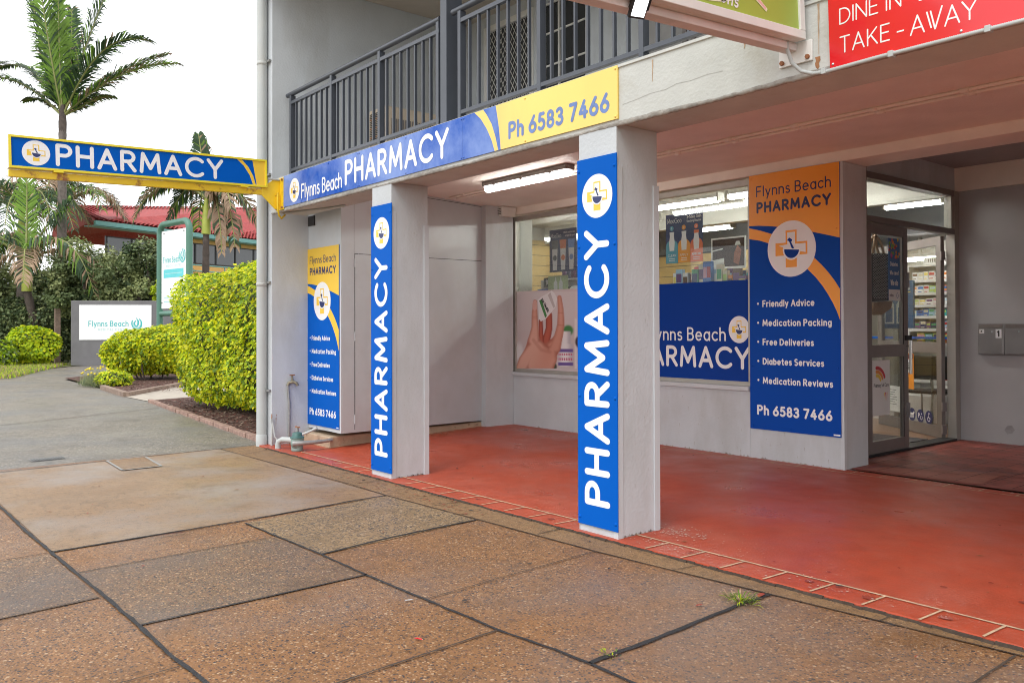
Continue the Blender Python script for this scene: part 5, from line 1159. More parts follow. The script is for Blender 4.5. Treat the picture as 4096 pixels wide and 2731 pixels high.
# window display bench with products
wb = thing('display_bench', 'white display bench along the inside of the shop windows', 'bench', (-4, 3.6, .012))
mb = MB(); mb.box(-6.15, -2.5, 3.52, 3.95, 1.58, 1.61, m_shelf); mb.box(-6.15, -6.1, 3.53, 3.94, .013, 1.58, m_shelf); mb.box(-2.55, -2.5, 3.53, 3.94, .013, 1.58, m_shelf); mb.box(-4.40, -4.36, 3.53, 3.94, .013, 1.58, m_shelf); mb.build('bench', wb)
random.seed(21)
wcols = ['white', 'pale blue', 'red', 'white', 'green', 'cream', 'blue', 'blue', 'pale blue', 'cream', 'cream', 'orange', 'brown', 'purple', 'navy', 'pink', 'yellow', 'brown', 'navy', 'pale blue']
x = -3.72; i = 0
while x < -2.62:
    c_ = wcols[i % 20]; w = random.uniform(.05, .095); h = random.uniform(.30, .40) if 5 <= i <= 9 else random.uniform(.21, .33)
    carton(x, 3.60 + random.uniform(0, .12), 1.611, w, h, .05, c_, '%s pack, %s from the left of the packs standing above the blue window graphic' % (c_, ORD[i]), 'packs along the window bench', 'gift_pack', 'pack'); x += w * .95; i += 1
x = -3.66; i = 0
while x < -2.66:
    c_ = ['cream', 'purple', 'teal', 'white', 'brown', 'pale blue', 'red', 'navy', 'yellow', 'green'][(i * 3) % 10]; w = random.uniform(.06, .10); h = random.uniform(.24, .36)
    carton(x, 3.80, 1.611, w, h, .05, c_, '%s pack, %s from the left in the rear row above the blue window graphic' % (c_, ORD[i]), 'packs along the window bench', 'gift_pack', 'pack'); x += w * 1.05; i += 1
carton(-5.98, 3.60, 1.611, .18, .19, .06, 'blue', 'dark blue carton at the left corner of the left window display', 'left window display packs', 'gift_pack', 'pack', 'pale blue')
carton(-5.80, 3.66, 1.611, .10, .28, .06, 'orange', 'orange pack with a pointed look between blue carton and hair care card', 'left window display packs', 'gift_pack', 'pack', 'brown')
hc = thing('show_card', 'pale green hair care show card standing in the left window display', 'card', (-5.6, 3.6, 1.61)); fh = FY(-5.72, 3.56, 1.611)
mb = MB(); mb.box(0, .38, 0, .35, -.004, 0, mat('card_green', (.42, .50, .26), .45, .2, 4), fh); mb.build('card', hc)
mb = MB(); text(mb, fh, 'HAIR CARE', .03, .03, .045, .13, .30, .0006, m_white, .1)
for q in (.11, .21): mb.poly(fh, [(q, .17), (q + .07, .17), (q + .07, .26), (q + .045, .29), (q + .04, .33), (q + .03, .33), (q + .025, .29), (q, .26)], .0006, m_white)
mb.build('print', hc)
mc = thing('shelf_sign', 'small black sign with white capitals on the shelf behind the hair care card', 'sign', (-6.3, 4.2, 1.8)); fm = FY(-6.42, 4.10, 1.86)
mb = MB(); mb.box(0, .42, 0, .13, -.01, 0, m_black, fm); mb.build('board', mc); mb = MB(); text(mb, fm, 'ICAL', .05, .03, .075, .14, .22, .0006, m_white, .1); mb.build('lettering', mc)
us = unit((-6.5, 4.12, .013), 1.65, 1.93, .3, [.5, .9, 1.3, 1.62], 'white display shelf behind the left window with jars on top')
random.seed(31)
jc = ['purple', 'navy', 'purple', 'navy', 'blue', 'brown', 'white', 'teal', 'brown', 'white', 'purple', 'cream', 'white']
for i, c_ in enumerate(jc):
    x = -6.1 + i * .092; hgt = random.uniform(.10, .17)
    t = thing('supplement_jar', '%s supplement jar, %s from the left on the shelf behind the left window' % (c_, ORD[i]), 'jar', (x, 4.2, 1.964), 'supplement jars on the display shelf')
    mb = MB(); mb.lathe((x, 4.2, 1.964), [(0, 0), (.034, 0), (.034, hgt), (.026, hgt + .012)], mat('pack_' + c_.replace(' ', '_'), CNAMES[c_], .4, .04, 8), 14); mb.build('jar', t)
    mb = MB(); mb.lathe((x, 4.2, 1.964 + hgt + .012), [(.03, 0), (.03, .028), (0, .029)], m_white if i % 2 else m_black, 14); mb.build('lid', t)
cw = thing('plush_cow', 'small black and white plush cow lying on the shelf in the left window', 'toy', (-5.2, 3.66, 1.62))
mb = MB()
def blob(o, sx, sy, sz, mt, n=12):
    V = []; 
    for i in range(n + 1):
        th = math.pi * i / n
        for k in range(n): V.append((o[0] + sx * math.sin(th) * math.cos(2 * math.pi * k / n), o[1] + sy * math.sin(th) * math.sin(2 * math.pi * k / n), o[2] + sz * math.cos(th)))
    mb.add(V, [(i * n + k, (i + 1) * n + k, (i + 1) * n + (k + 1) % n, i * n + (k + 1) % n) for i in range(n) for k in range(n)], mt, True)
cx, cy, cz = -5.30, 3.66, 1.62
blob((cx, cy, cz + .13), .14, .07, .075, m_white); blob((cx - .10, cy, cz + .13), .07, .074, .078, m_black); blob((cx + .17, cy, cz + .23), .065, .055, .06, m_white); blob((cx + .22, cy - .02, cz + .205), .035, .04, .03, mat('pack_pink', CNAMES['pink'])); blob((cx + .12, cy - .04, cz + .27), .03, .02, .02, m_black); blob((cx + .20, cy + .05, cz + .27), .03, .02, .02, m_black)
for dx in (-.10, -.02, .06, .12): blob((cx + dx, cy - .05 + .03 * (dx > 0), cz + .05), .03, .035, .05, m_white)
mb.build('toy_body', cw)
# things further in the shop seen above the blue graphic
pt = poster_board('dark framed photo poster hanging in the shop, left of the service panel', -2.99, -2.67, 2.05, 2.30, m_shelf)
for o in list(pt.children): bpy.data.objects.remove(o)
fpt = FY(-4.20, 5.0, 0)
mb = MB(); mb.box(0, .52, 2.02, 2.42, -.01, 0, m_shelf, fpt); mb.build('frame', pt)
mb = MB(); mb.poly(fpt, [(.02, 2.05), (.50, 2.05), (.50, 2.40), (.02, 2.40)], .0006, mat('photo_dark', (.05, .025, .02), .4, .5, 9)); mb.poly(fpt, [(.02, 2.05), (.20, 2.05), (.20, 2.16), (.02, 2.14)], .001, m_paper); mb.poly(fpt, [(.02, 2.25), (.18, 2.27), (.18, 2.285), (.02, 2.265)], .001, m_paper); mb.poly(fpt, [(.34, 2.10), (.42, 2.06), (.46, 2.25), (.40, 2.31), (.35, 2.22)], .001, mat('photo_brown', (.30, .11, .06), .5, .3, 12)); mb.poly(fpt, [(.36, 2.31), (.45, 2.31), (.43, 2.36), (.38, 2.36)], .0013, m_paper); mb.build('photo_print', pt)
sb = thing('side_board', 'narrow timber display panel behind the framed poster in the shop', 'panel', (-3.4, 5.6, .012)); mb = MB(); mb.box(-4.50, -4.0, 5.6, 5.63, .013, 2.08, m_slat); mb.build('panel', sb)
mb = MB()
for i in range(6): mb.box(-4.49, -4.01, 5.597, 5.5995, 1.0 + i * .17, 1.012 + i * .17, m_slot)
mb.build('slot', sb)
#PART3
# ================================================================== GARDEN AND BACKGROUND
RV = Vector((math.cos(YAW), math.sin(YAW), 0)); DV = Vector((-math.sin(YAW), math.cos(YAW), 0)); ZV = Vector((0, 0, 1))
g_yel = leafmat('golden_leaf', (.76, .74, .022), .22, .42, 2.0); g_lime = leafmat('lime_leaf', (.50, .62, .025), .28, .40, 2.0); g_deep = leafmat('green_leaf', (.16, .27, .022), .35, .3, 2.0)
g_palm = leafmat('palm_leaf', (.05, .095, .042), .3, .3, 1.0); g_palmb = leafmat('bright_palm_leaf', (.20, .34, .05), .3, .45, 1.0); g_dry = leafmat('dry_palm_leaf', (.38, .26, .17), .3, .25, 1.0)
g_olive = leafmat('olive_leaf', (.16, .21, .09), .4, .25, 1.2); g_olive2 = leafmat('pale_olive_leaf', (.31, .35, .15), .4, .3, 1.2); g_dark = leafmat('dark_leaf', (.045, .075, .03), .4, .2, 1.2)
m_rach = mat('frond_stalk', (.24, .25, .08), .5, .2, 6)
m_core = mat('shade_core', (.045, .06, .018), .9, .4, 8)  # dark colour stands in for the shade deep inside the foliage

def leaves(mb, P, size, mts, wts, out=None, up=.75):
    """leaf-sized folded quads at points P, facing outward and upward"""
    for i, p in enumerate(P):
        n = Vector((random.gauss(0, .55), random.gauss(0, .55), random.gauss(up, .45)))
        if out: n += out[i] * .8
        n.normalize(); a = n.cross(Vector((random.gauss(0, 1), random.gauss(0, 1), random.gauss(0, 1)))).normalized(); b = n.cross(a)
        s = size * random.uniform(.5, 1.5); w = s * .42
        t = p + a * s; m1 = p + a * s * .45 + b * w + n * s * .12; m2 = p + a * s * .45 - b * w + n * s * .12
        mb.add([p, m1, t, m2], [(0, 1, 2), (0, 2, 3)], random.choices(mts, wts)[0])
def superell(c, h, n, p=3.5, ang=0, lump=.06, zmin=.0, seed=1, taper=0):
    rnd = random.Random(seed); P = []; N_ = []; ca, sa = math.cos(ang), math.sin(ang)
    ph = [rnd.uniform(0, 6) for _ in range(6)]
    while len(P) < n:
        d = Vector((rnd.gauss(0, 1), rnd.gauss(0, 1), rnd.gauss(0, 1))).normalized()
        # sample by box-ish area: warp direction so faces are evenly covered
        d = Vector((d.x * h[0], d.y * h[1], d.z * h[2])).normalized()
        q = (abs(d.x / h[0]) ** p + abs(d.y / h[1]) ** p + abs(d.z / h[2]) ** p) ** (-1 / p)
        g = d * q; k = 1 + lump * (math.sin(g.x * 3.1 + ph[0]) * math.sin(g.y * 3.7 + ph[1]) + .8 * math.sin(g.z * 4.3 + ph[2] + g.x * 2)) + .5 * lump * math.sin(g.x * 9 + ph[3]) * math.sin(g.z * 8 + ph[4])
        k *= rnd.choice((1, 1, 1, rnd.uniform(.86, 1.0))) * rnd.uniform(.965, 1.035)
        g = g * k; tp_ = 1 - taper * max(0, .35 - g.z / h[2]); g.x *= tp_; g.y *= 1 - (1 - tp_) * .5
        nn = Vector((math.copysign(abs(g.x / h[0]) ** (p - 1), g.x) / h[0], math.copysign(abs(g.y / h[1]) ** (p - 1), g.y) / h[1], math.copysign(abs(g.z / h[2]) ** (p - 1), g.z) / h[2])).normalized()
        w = Vector((c[0] + g.x * ca - g.y * sa, c[1] + g.x * sa + g.y * ca, c[2] + g.z))
        if w.z < zmin: continue
        P.append(w); N_.append(Vector((nn.x * ca - nn.y * sa, nn.x * sa + nn.y * ca, nn.z)))
    return P, N_
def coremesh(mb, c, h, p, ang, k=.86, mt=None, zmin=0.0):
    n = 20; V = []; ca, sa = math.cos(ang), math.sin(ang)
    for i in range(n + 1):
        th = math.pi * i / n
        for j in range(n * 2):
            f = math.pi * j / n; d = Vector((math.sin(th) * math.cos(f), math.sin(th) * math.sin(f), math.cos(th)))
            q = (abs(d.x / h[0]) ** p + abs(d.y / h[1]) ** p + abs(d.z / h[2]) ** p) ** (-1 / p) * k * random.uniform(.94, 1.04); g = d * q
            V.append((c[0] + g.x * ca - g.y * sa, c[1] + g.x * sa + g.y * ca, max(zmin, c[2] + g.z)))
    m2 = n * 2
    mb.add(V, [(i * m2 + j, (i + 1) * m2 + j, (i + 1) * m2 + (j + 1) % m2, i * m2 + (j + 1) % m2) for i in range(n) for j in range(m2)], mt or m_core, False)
def shrub(name, label, cat, c, h, n, size, mts, wts, p=3.5, ang=0, lump=.06, zmin=.03, seed=1, stems=True, group=None, core=.86, taper=0):
    t = thing(name, label, cat, (c[0], c[1], 0), group); random.seed(seed)
    P, N_ = superell(c, h, n, p, ang, lump, zmin, seed, taper)
    mb = MB(); leaves(mb, P, size, mts, wts, N_); mb.build('foliage', t)
    mb = MB(); coremesh(mb, c, h, p, ang, core, None, max(zmin, .05)); mb.build('foliage_core', t)  # solid dark blob added behind the leaves to stop see-through
    if stems:
        mb = MB()
        for i in range(7):
            a = random.uniform(-.6, .6); b_ = random.uniform(-.6, .6)
            mb.tube([(c[0] + h[0] * a * .8, c[1] + h[1] * b_ * .8, -.02), (c[0] + h[0] * a, c[1] + h[1] * b_, c[2] * .4), (c[0] + h[0] * a * 1.05, c[1] + h[1] * b_ * 1.05, c[2])], .02, m_trunkd, 6)
        mb.build('stem', t)
    return t
shrub('clipped_hedge', 'tall clipped golden hedge standing against the left end of the shop building', 'hedge', (-9.75, 1.75, 1.15), (2.5, 1.14, 1.04), 46000, .055, [g_yel, g_lime, g_deep], [.36, .38, .26], 4.8, R(2), .04, .10, 3, core=.80, taper=.11)
shrub('clipped_hedge', 'low clipped golden hedge on the mulch in front of the white medical sign', 'hedge', (-19.6, 2.72, .69), (1.15, 1.02, .56), 15000, .07, [g_yel, g_lime, g_deep], [.38, .38, .24], 2.8, R(30), .09, .16, 5, core=.76, taper=.16)
shrub('low_shrub', 'small sprawling lime shrub at the timber corner of the mulch bed', 'shrub', (-17.75, 1.25, .14), (.42, .35, .18), 900, .06, [g_lime, g_yel, g_deep], [.5, .3, .2], 2, 0, .1, .02, 6, False)
# flowering tuft
ft_ = thing('flower_clump', 'low green clump with yellow flowers at the driveway edge', 'plant', (-18.1, .95, 0)); random.seed(9); mb = MB()
for i in range(900):
    a, r = random.uniform(0, 6.283), math.sqrt(random.random()); x, y = -18.3 + r * .95 * math.cos(a), 1.05 + r * .38 * math.sin(a); hh = .42 * (1 - .6 * r * r) * random.uniform(.7, 1.1); dx, dy = random.gauss(0, .08), random.gauss(0, .08)
    mb.add([(x - .012, y, .0), (x + .012, y, .0), (x + dx, y + dy, hh)], [(0, 1, 2)], random.choice([g_olive2, g_palm, g_olive2]))
mb.build('leaf_blades', ft_)
mb = MB()
for i in range(26):
    a, r = random.uniform(0, 6.283), math.sqrt(random.random()); x, y = -18.3 + r * .85 * math.cos(a), 1.05 + r * .35 * math.sin(a)
    mb.lathe((x, y, .36 * (1 - .5 * r * r) + .06), [(0, .02), (.022, .012), (.022, -.012), (0, -.02)], mat('yellow_petal', (.75, .58, .03), .6), 7)
mb.build('flower_heads', ft_)
# bed edging
def edging(label, pts, seg, w, h, mt):
    t = thing('bed_edging', label, 'edging', (pts[0][0], pts[0][1], 0)); random.seed(len(label)); mb = MB()
    for a, b in zip(pts[:-1], pts[1:]):
        A, Bv = Vector((a[0], a[1], 0)), Vector((b[0], b[1], 0)); L_ = (Bv - A).length; n = max(1, round(L_ / seg)); d_ = (Bv - A) / L_
        for i in range(n):
            fr = Fr(A + d_ * (L_ * i / n), d_, (0, 0, 1)); fr.v, fr.n = d_.cross(ZV) * -1, ZV
            mb.box(.006, L_ / n - .008, -w / 2 + random.uniform(-.012, .012), w / 2 + random.uniform(-.01, .01), -.04, h * random.uniform(.75, 1.15), mt, fr)
    mb.build('edging_blocks', t, .008)
edging('worn pink brick edging between the driveway and the near mulch bed', [(-6.75, .13), (-7.1, .16), (-13.15, .70)], .24, .09, .03, mat('old_edging_brick', (.30, .19, .15), .9, .3, 12, bump=.5))
edging('round timber edging along the far mulch bed and the side path', [(-17.1, .85), (-14.65, .69), (-17.6, 2.9)], 2.4, .11, .065, m_wood)
# chips scattered on mulch
ms = MB(); random.seed(4)
for i in range(2600):
    if i < 1700: x = random.uniform(-13, -6.9); y = random.uniform(.2 + (-x - 7) * .09, .75 + (-x - 7) * .12)
    else: x = random.uniform(-18.5, -14.9); y = random.uniform(.85, 2.6)
    a = random.uniform(0, 6.28); s_ = random.uniform(.012, .035); d_ = Vector((math.cos(a), math.sin(a), random.uniform(-.3, .3))) * s_; e_ = Vector((-math.sin(a), math.cos(a), 0)) * s_ * .35; p = Vector((x, y, .02 + random.uniform(0, .015)))
    ms.add([p - d_ - e_, p + d_ - e_, p + d_ + e_, p - d_ + e_], [(0, 1, 2, 3)], random.choice([m_mulch, m_wood, m_mulch, mat('red_bark', (.14, .04, .025), .9, .3, 20)]))
ms.build('bark_chips', None, 0, kind='stuff')
# verge grass
gm = MB(); random.seed(8)
for i in range(9000):
    t_ = random.random(); x = -22.5 - t_ * 8; ylo = -.2 + t_ * 2.9; y = random.uniform(ylo - 2.2, ylo + .15); hh = random.uniform(.05, .13)
    gm.add([(x - .012, y - .01, 0), (x + .012, y + .01, 0), (x + random.gauss(0, .03), y + random.gauss(0, .03), hh)], [(0, 1, 2)], random.choice([m_grass, g_dry, g_lime]))
gm.build('grass', None, 0, kind='stuff')
# weeds in joints
def tuft(x, y, n, hgt, label):
    t = thing('weed_tuft', label, 'weed', (x, y, ZF)); mb = MB()
    for i in range(n):
        a = random.uniform(0, 6.28); r = random.uniform(0, .05); l_ = hgt * random.uniform(.5, 1.3); p = Vector((x + r * 1.6 * math.cos(a), y + r * math.sin(a), ZF + .008)); d_ = Vector((math.cos(a), math.sin(a), random.uniform(.2, 1.1))).normalized(); s_ = Vector((-math.sin(a), math.cos(a), 0)) * .0028
        mid = p + d_ * l_ * .6; tip = p + d_ * l_ + Vector((0, 0, -l_ * .25))
        mb.add([p - s_, p + s_, mid + s_, tip, mid - s_], [(0, 1, 2, 4), (4, 2, 3)], random.choice([m_grass, m_grass, g_lime, g_dry]))
    mb.build('grass_blades', t)
random.seed(12)
tuft(.05, -.36, 100, .066, 'grass tuft growing in the pavement joint near the red porch edge'); tuft(.13, -1.32, 20, .022, 'tiny weed in the wide bitumen joint near the bottom of the picture')
# debris
m_leafred = mat('fallen_leaf_red', (.30, .05, .03), .6, .2, 20); m_leafbr = mat('fallen_leaf_brown', (.22, .09, .04), .7, .2, 20)
def debris(name, label, x, y, z, L_, w, ang, mt):
    mb = MB(); c_, s_ = math.cos(ang), math.sin(ang); pts = [(-L_ / 2, 0, 0), (-L_ / 4, w / 2, .003), (L_ / 4, w / 2, .004), (L_ / 2, 0, .001), (L_ / 4, -w / 2, .004), (-L_ / 4, -w / 2, .003)]
    mb.add([(x + a * c_ - b * s_, y + a * s_ + b * c_, z + h_) for a, b, h_ in pts], [tuple(range(6))], mt); tag(mb.build(name), label, name.replace('_', ' '))
debris('red_scrap', 'bright red plastic scrap on the brown footpath slab', -.52, -1.82, ZF + .006, .05, .013, R(20), m_red)
debris('feather', 'small grey feather beside the long bitumen joint', -.97, -1.58, ZF + .006, .05, .012, R(70), mat('feather_grey', (.45, .46, .48), .8))
debris('twig', 'dark red twig lying against the joint of the smooth slab', -3.02, -2.05, ZF + .012, .22, .012, R(85), mat('twig_red', (.10, .03, .025), .7))
debris('fallen_leaf', 'dark curled leaf on the front tile line of the red porch floor', .27, .15, .007, .05, .02, R(30), m_dark)
debris('fallen_leaf', 'orange brown leaf caught in the joint beside the grass tuft', .07, -.22, ZF + .01, .07, .025, R(100), m_leafred)
debris('fallen_leaf', 'orange leaf on the cream tile line right of the nearer column', -.61, .08, .008, .06, .015, R(70), m_leafred)
lt = MB(); random.seed(15)
for i in range(260):
    if i < 120: x, y, z = random.uniform(-4.6, -2.2), random.gauss(-.17, .10), ZF + .008
    elif i < 180: x, y, z = random.uniform(-6, 1), random.uniform(-2.6, -.05), ZF + .009
    else: x, y, z = random.uniform(-5, 1), random.uniform(.05, 3.2), .006
    a = random.uniform(0, 6.28); l_ = random.uniform(.006, .026); w_ = l_ * random.uniform(.2, .5); c_, s_ = math.cos(a), math.sin(a)
    lt.add([(x + l_ * c_, y + l_ * s_, z), (x - w_ * s_, y + w_ * c_, z + .002), (x - l_ * c_, y - l_ * s_, z), (x + w_ * s_, y - w_ * c_, z + .001)], [(0, 1, 2, 3)], random.choice([m_leafbr, m_dark, m_leafred, m_leafbr]))
lt.build('leaf_litter', None, 0, kind='stuff')

# ---------------------------------------------------------------- palms
def bez(p, t):
    if len(p) == 3: return p[0] * (1 - t) ** 2 + p[1] * 2 * t * (1 - t) + p[2] * t * t
    return p[0] * (1 - t) ** 3 + p[1] * 3 * t * (1 - t) ** 2 + p[2] * 3 * t * t * (1 - t) + p[3] * t ** 3
def frond(parent, base, ctrl, leaf, mts, n=46, w=.055, droop=.5, fwd=.75, name='frond', lift=.3):
    P = [base + RV * a + DV * b + ZV * c for a, b, c in ctrl]; P = [base] + P
    mb = MB(); K = 14; pts = [bez(P, i / K) for i in range(K + 1)]
    mb.tube(pts, .03, m_rach, 5, [.045 * (1 - .85 * i / K) + .006 for i in range(K + 1)])
    for i in range(n):
        t = .10 + .90 * (i + random.random() * .6) / n; p = bez(P, min(t, 1)); tg = (bez(P, min(1, t + .02)) - bez(P, max(0, t - .02))).normalized()
        side = tg.cross(ZV)
        if side.length < .25: side = tg.cross(DV)
        side.normalize(); nr = side.cross(tg).normalized()
        l_ = leaf * (.35 + .9 * math.sin(math.pi * min(1, .12 + t * .86)) ** .8) * random.uniform(.8, 1.12)
        for sg in (1, -1):
            if random.random() < .05: continue
            d_ = (side * sg + tg * (fwd + .5 * t) + nr * lift + Vector((random.gauss(0, .12), random.gauss(0, .12), random.gauss(0, .12)))).normalized()
            mid = p + d_ * l_ * .55; tip = mid + (d_ * .55 + Vector((0, 0, -droop * random.uniform(.5, 1.3)))).normalized() * l_ * .45
            wv = d_.cross(nr).normalized() * w * .5
            mb.add([p - wv * .5, p + wv * .5, mid + wv, mid - wv, tip], [(0, 1, 2, 3), (3, 2, 4)], random.choices(mts[0], mts[1])[0])
    return mb.build(name, parent)
def trunk(parent, pts, r0, r1, mt):
    P = [Vector(p) for p in pts]; fine = []; 
    for a, b in zip(P[:-1], P[1:]):
        n = max(2, int((b - a).length / .18)); fine += [a.lerp(b, i / n) for i in range(n)]
    fine.append(P[-1]); K = len(fine)
    mb = MB(); mb.tube(fine, r0, mt, 14, [(r0 + (r1 - r0) * i / K) * (1.06 if i % 2 else .97) * (1.35 - .35 * min(1, i / 5)) for i in range(K)]); return mb.build('trunk', parent)
GP = ([g_palm, g_palmb, g_dry], [.8, .14, .06]); GB = ([g_palmb, g_palm], [.8, .2]); GD = ([g_dry, g_palm], [.75, .25]); GM = ([g_palm, g_palmb, g_dry], [.45, .35, .2])
random.seed(33)
pm = thing('palm_tree', 'tallest palm with a slim grey trunk rising behind the projecting pharmacy sign', 'palm tree', (-34.73, 3.44, 0), 'palms beyond the driveway')
trunk(pm, [(-34.73, 3.44, -.1), (-34.73, 3.46, 3), (-34.72, 3.47, 6), (-34.72, 3.48, 9.2)], .21, .145, m_trunk)
mb = MB(); mb.tube([(-34.72, 3.48, 9.0), (-34.72, 3.48, 9.5), (-34.72, 3.48, 10.2)], .17, m_trunkd, 12, [.145, .155, .10]); mb.build('crownshaft', pm)
cb_ = Vector((-34.72, 3.48, 9.75))
for ctrl, leaf, mts, lift in [([(-.7, .2, 2.2), (-1.9, .2, 6.5)], 1.0, GP, .2), ([(-.35, -.4, 2.4), (-.75, -.8, 6.6)], 1.0, GB, .1), ([(.0, -.3, 2.2), (.1, -.6, 5.4)], 1.0, GB, .1), ([(.5, .3, 2.5), (2.0, .4, 6.4)], 1.0, GP, .3),
    ([(1.1, -.4, 1.9), (2.2, -.6, 3.9), (4.4, -.8, 3.1)], 1.05, GP, .25), ([(1.3, -.2, 1.0), (3.0, .1, 2.7), (5.2, .3, 2.45)], .85, GM, .15), ([(1.0, .5, 1.4), (2.4, .9, 2.6), (4.2, 1.4, 3.3)], .9, GM, .2),
    ([(-1.0, -.3, 1.0), (-2.2, -.4, 2.4), (-4.6, -.6, 1.2)], 1.0, GP, .2), ([(-.8, .6, 1.6), (-2.5, 1.2, 3.2), (-4.0, 1.8, 2.8)], .95, GP, .2), ([(-.8, .2, .7), (-1.2, .3, 1.1), (-2.0, .4, .8)], .5, GM, .1), ([(.9, .2, .5), (1.4, .3, 1.1), (2.1, .5, 1.0)], .55, GM, .1), ([(-.2, 1.2, 2.6), (-.6, 1.9, 5.6)], 1.0, GP, .2)]:
    frond(pm, cb_, [tuple(q * .88 for q in c3) for c3 in ctrl], leaf * .85, mts, 105, .075, .38, .9, lift=lift)
def palm(label, base, pts, crown, shaft, nfr, L_, leaf, r0, r1, mt, seed, dry=.25, up=.6, spec=(), shaft_r=.13):
    random.seed(seed); t = thing('palm_tree', label, 'palm tree', (base[0], base[1], 0), 'palms beyond the driveway')
    trunk(t, [base] + pts, r0, r1, mt); top = Vector(crown)
    mb = MB(); mb.tube([Vector(pts[-1]), Vector(pts[-1]).lerp(top, .5), top], shaft_r, m_shaft, 12, [shaft_r * 1.15, shaft_r * 1.1, shaft_r * .6]); mb.build('crownshaft', t)
    for c_, lf, mts in spec: frond(t, top, c_, lf, mts, 56, .075, 1.5, .5, lift=-.05)
    for i in range(nfr):
        a = 6.283 * (i + random.random() * .7) / nfr; e_ = random.uniform(-.1, up); l_ = L_ * random.uniform(.8, 1.1); dx, dy = math.cos(a), math.sin(a)
        frond(t, top, [(dx * l_ * .35, dy * l_ * .35, l_ * (.30 + e_ * .5)), (dx * l_ * .75, dy * l_ * .75, l_ * (.25 + e_ * .5)), (dx * l_ * .95, dy * l_ * .95, l_ * (-.35 + e_ * .9))], leaf, GD if random.random() < dry else random.choice([GP, GM]), 40, .06, .9, .6, lift=.15)
palm('leaning palm with a lime crownshaft and drooping fronds, in front of the tallest palm', (-32.56, 2.55, -.1), [(-32.6, 2.3, 1.0), (-32.64, 2.08, 1.9), (-32.66, 1.93, 2.65)], (-32.67, 1.9, 3.75), None, 5, 2.6, .75, .19, .13, m_trunkd, 41, .25, .5,
     [([(.9, -.5, 1.2), (2.2, -.7, 1.2), (2.9, -.8, -1.2)], .95, GM), ([(1.2, .1, .8), (2.9, .1, .6), (3.6, .1, -1.6)], .8, GD), ([(-.6, -.3, .5), (-1.3, -.4, .2), (-1.8, -.5, -2.6)], .7, GD), ([(-.1, .2, 1.6), (-.1, .2, 3.6)], .8, GB), ([(-.8, .1, 1.2), (-2.2, .2, 1.6), (-3.2, .2, .2)], .9, GM), ([(.5, .3, 1.4), (1.3, .5, 2.4)], .8, GP)], .16)
palm('palm with a lime crownshaft and brown hanging fronds, above the tall golden hedge', (-22.08, 4.78, -.1), [(-22.08, 4.78, 2.0), (-22.07, 4.79, 4.02)], (-22.06, 4.81, 5.05), None, 4, 2.0, .55, .14, .085, m_trunkd, 43, .3, .3,
     [([(-.5, .1, .8), (-1.3, .1, .9), (-2.0, .1, -.1)], .75, GP), ([(-.3, .2, .7), (-.8, .2, .6), (-1.2, .2, -.6)], .7, GP), ([(.3, -.1, .5), (.7, -.1, .4), (.85, -.1, -1.4)], .6, GD), ([(.3, .1, .7), (.8, .1, .7), (1.2, .2, -.5)], .65, GM), ([(-.1, 0, .8), (-.25, 0, 1.9)], .55, GP), ([(.2, -.2, .4), (.45, -.2, .2), (.5, -.2, -1.6)], .45, GD)], .115)
palm('palm with bright green fronds at the far left edge below the projecting sign', (-37.0, 2.4, -.1), [(-37.0, 2.4, 2.5), (-37.04, 2.42, 5.0)], (-37.04, 2.42, 6.0), None, 12, 3.0, .8, .18, .13, m_trunk, 45, .2, .8)
palm('palm with shaggy brown fronds between the tallest palm and the red roof', (-38.6, 4.2, -.1), [(-38.6, 4.2, 3), (-38.6, 4.2, 5.6)], (-38.6, 4.2, 6.6), None, 12, 3.0, .8, .18, .13, m_trunk, 47, .55, .6)
palm('small palm with tangled fronds hanging over the dark hedge at far left', (-34.6, .9, -.1), [(-34.6, .9, 2.2), (-34.6, .9, 3.4)], (-34.6, .9, 4.1), None, 10, 2.4, .7, .15, .11, m_trunkd, 49, .35, .6)

# ---------------------------------------------------------------- trees and bushes
def tree(name, label, base, blobs, n, size, mts, wts, seed, tr=.12, group='bushes and trees behind the sign wall'):
    random.seed(seed); t = thing(name, label, 'tree' if 'tree' in name else 'bush', (base[0], base[1], 0), group)
    mb = MB(); top = Vector(blobs[0][0])
    mb.tube([(base[0], base[1], -.1), (base[0] + .05, base[1], top.z * .5), tuple(top)], tr, m_trunkd, 8, [tr, tr * .7, tr * .25])
    for c_, r in blobs[1:]: mb.tube([(base[0] + .05, base[1], top.z * .45), tuple(Vector((base[0], base[1], top.z * .45)).lerp(Vector(c_), .6) + Vector((0, 0, -.1))), c_], tr * .4, m_trunkd, 6, [tr * .45, tr * .3, tr * .1])
    mb.build('trunk', t)
    mb = MB()
    for c_, r in blobs:
        cc_ = Vector(c_)
        for k_ in range(9):
            d_ = Vector((random.gauss(0, 1), random.gauss(0, 1), random.gauss(.2, .8))).normalized(); cl_ = cc_ + d_ * r * random.uniform(.35, .85); cr_ = r * random.uniform(.28, .5); mt_i = random.choices(range(len(mts)), wts)[0]; P = []; N_ = []
            for i in range(int(n / 5)):
                q = Vector((random.gauss(0, 1), random.gauss(0, 1), random.gauss(0, .8))).normalized(); P.append(cl_ + q * cr_ * random.uniform(.5, 1.05)); N_.append(q)
            w2 = [.25 * x for x in wts]; w2[mt_i] += .75; leaves(mb, P, size, mts, w2, N_)
    mb.build('crown', t)
OL = [g_olive, g_olive2, g_dark]
tree('leafy_tree', 'dense olive green tree behind the grey sign wall, nearest the tall sign posts', (-30.0, 5.6, 0), [((-30.2, 5.4, 3.9), 1.05), ((-30.6, 4.4, 3.6), 1.0), ((-30.0, 6.2, 3.3), 1.1), ((-30.5, 5.0, 2.6), 1.1), ((-29.9, 6.6, 2.3), 1.0)], 1500, .11, OL, [.40, .48, .12], 51)
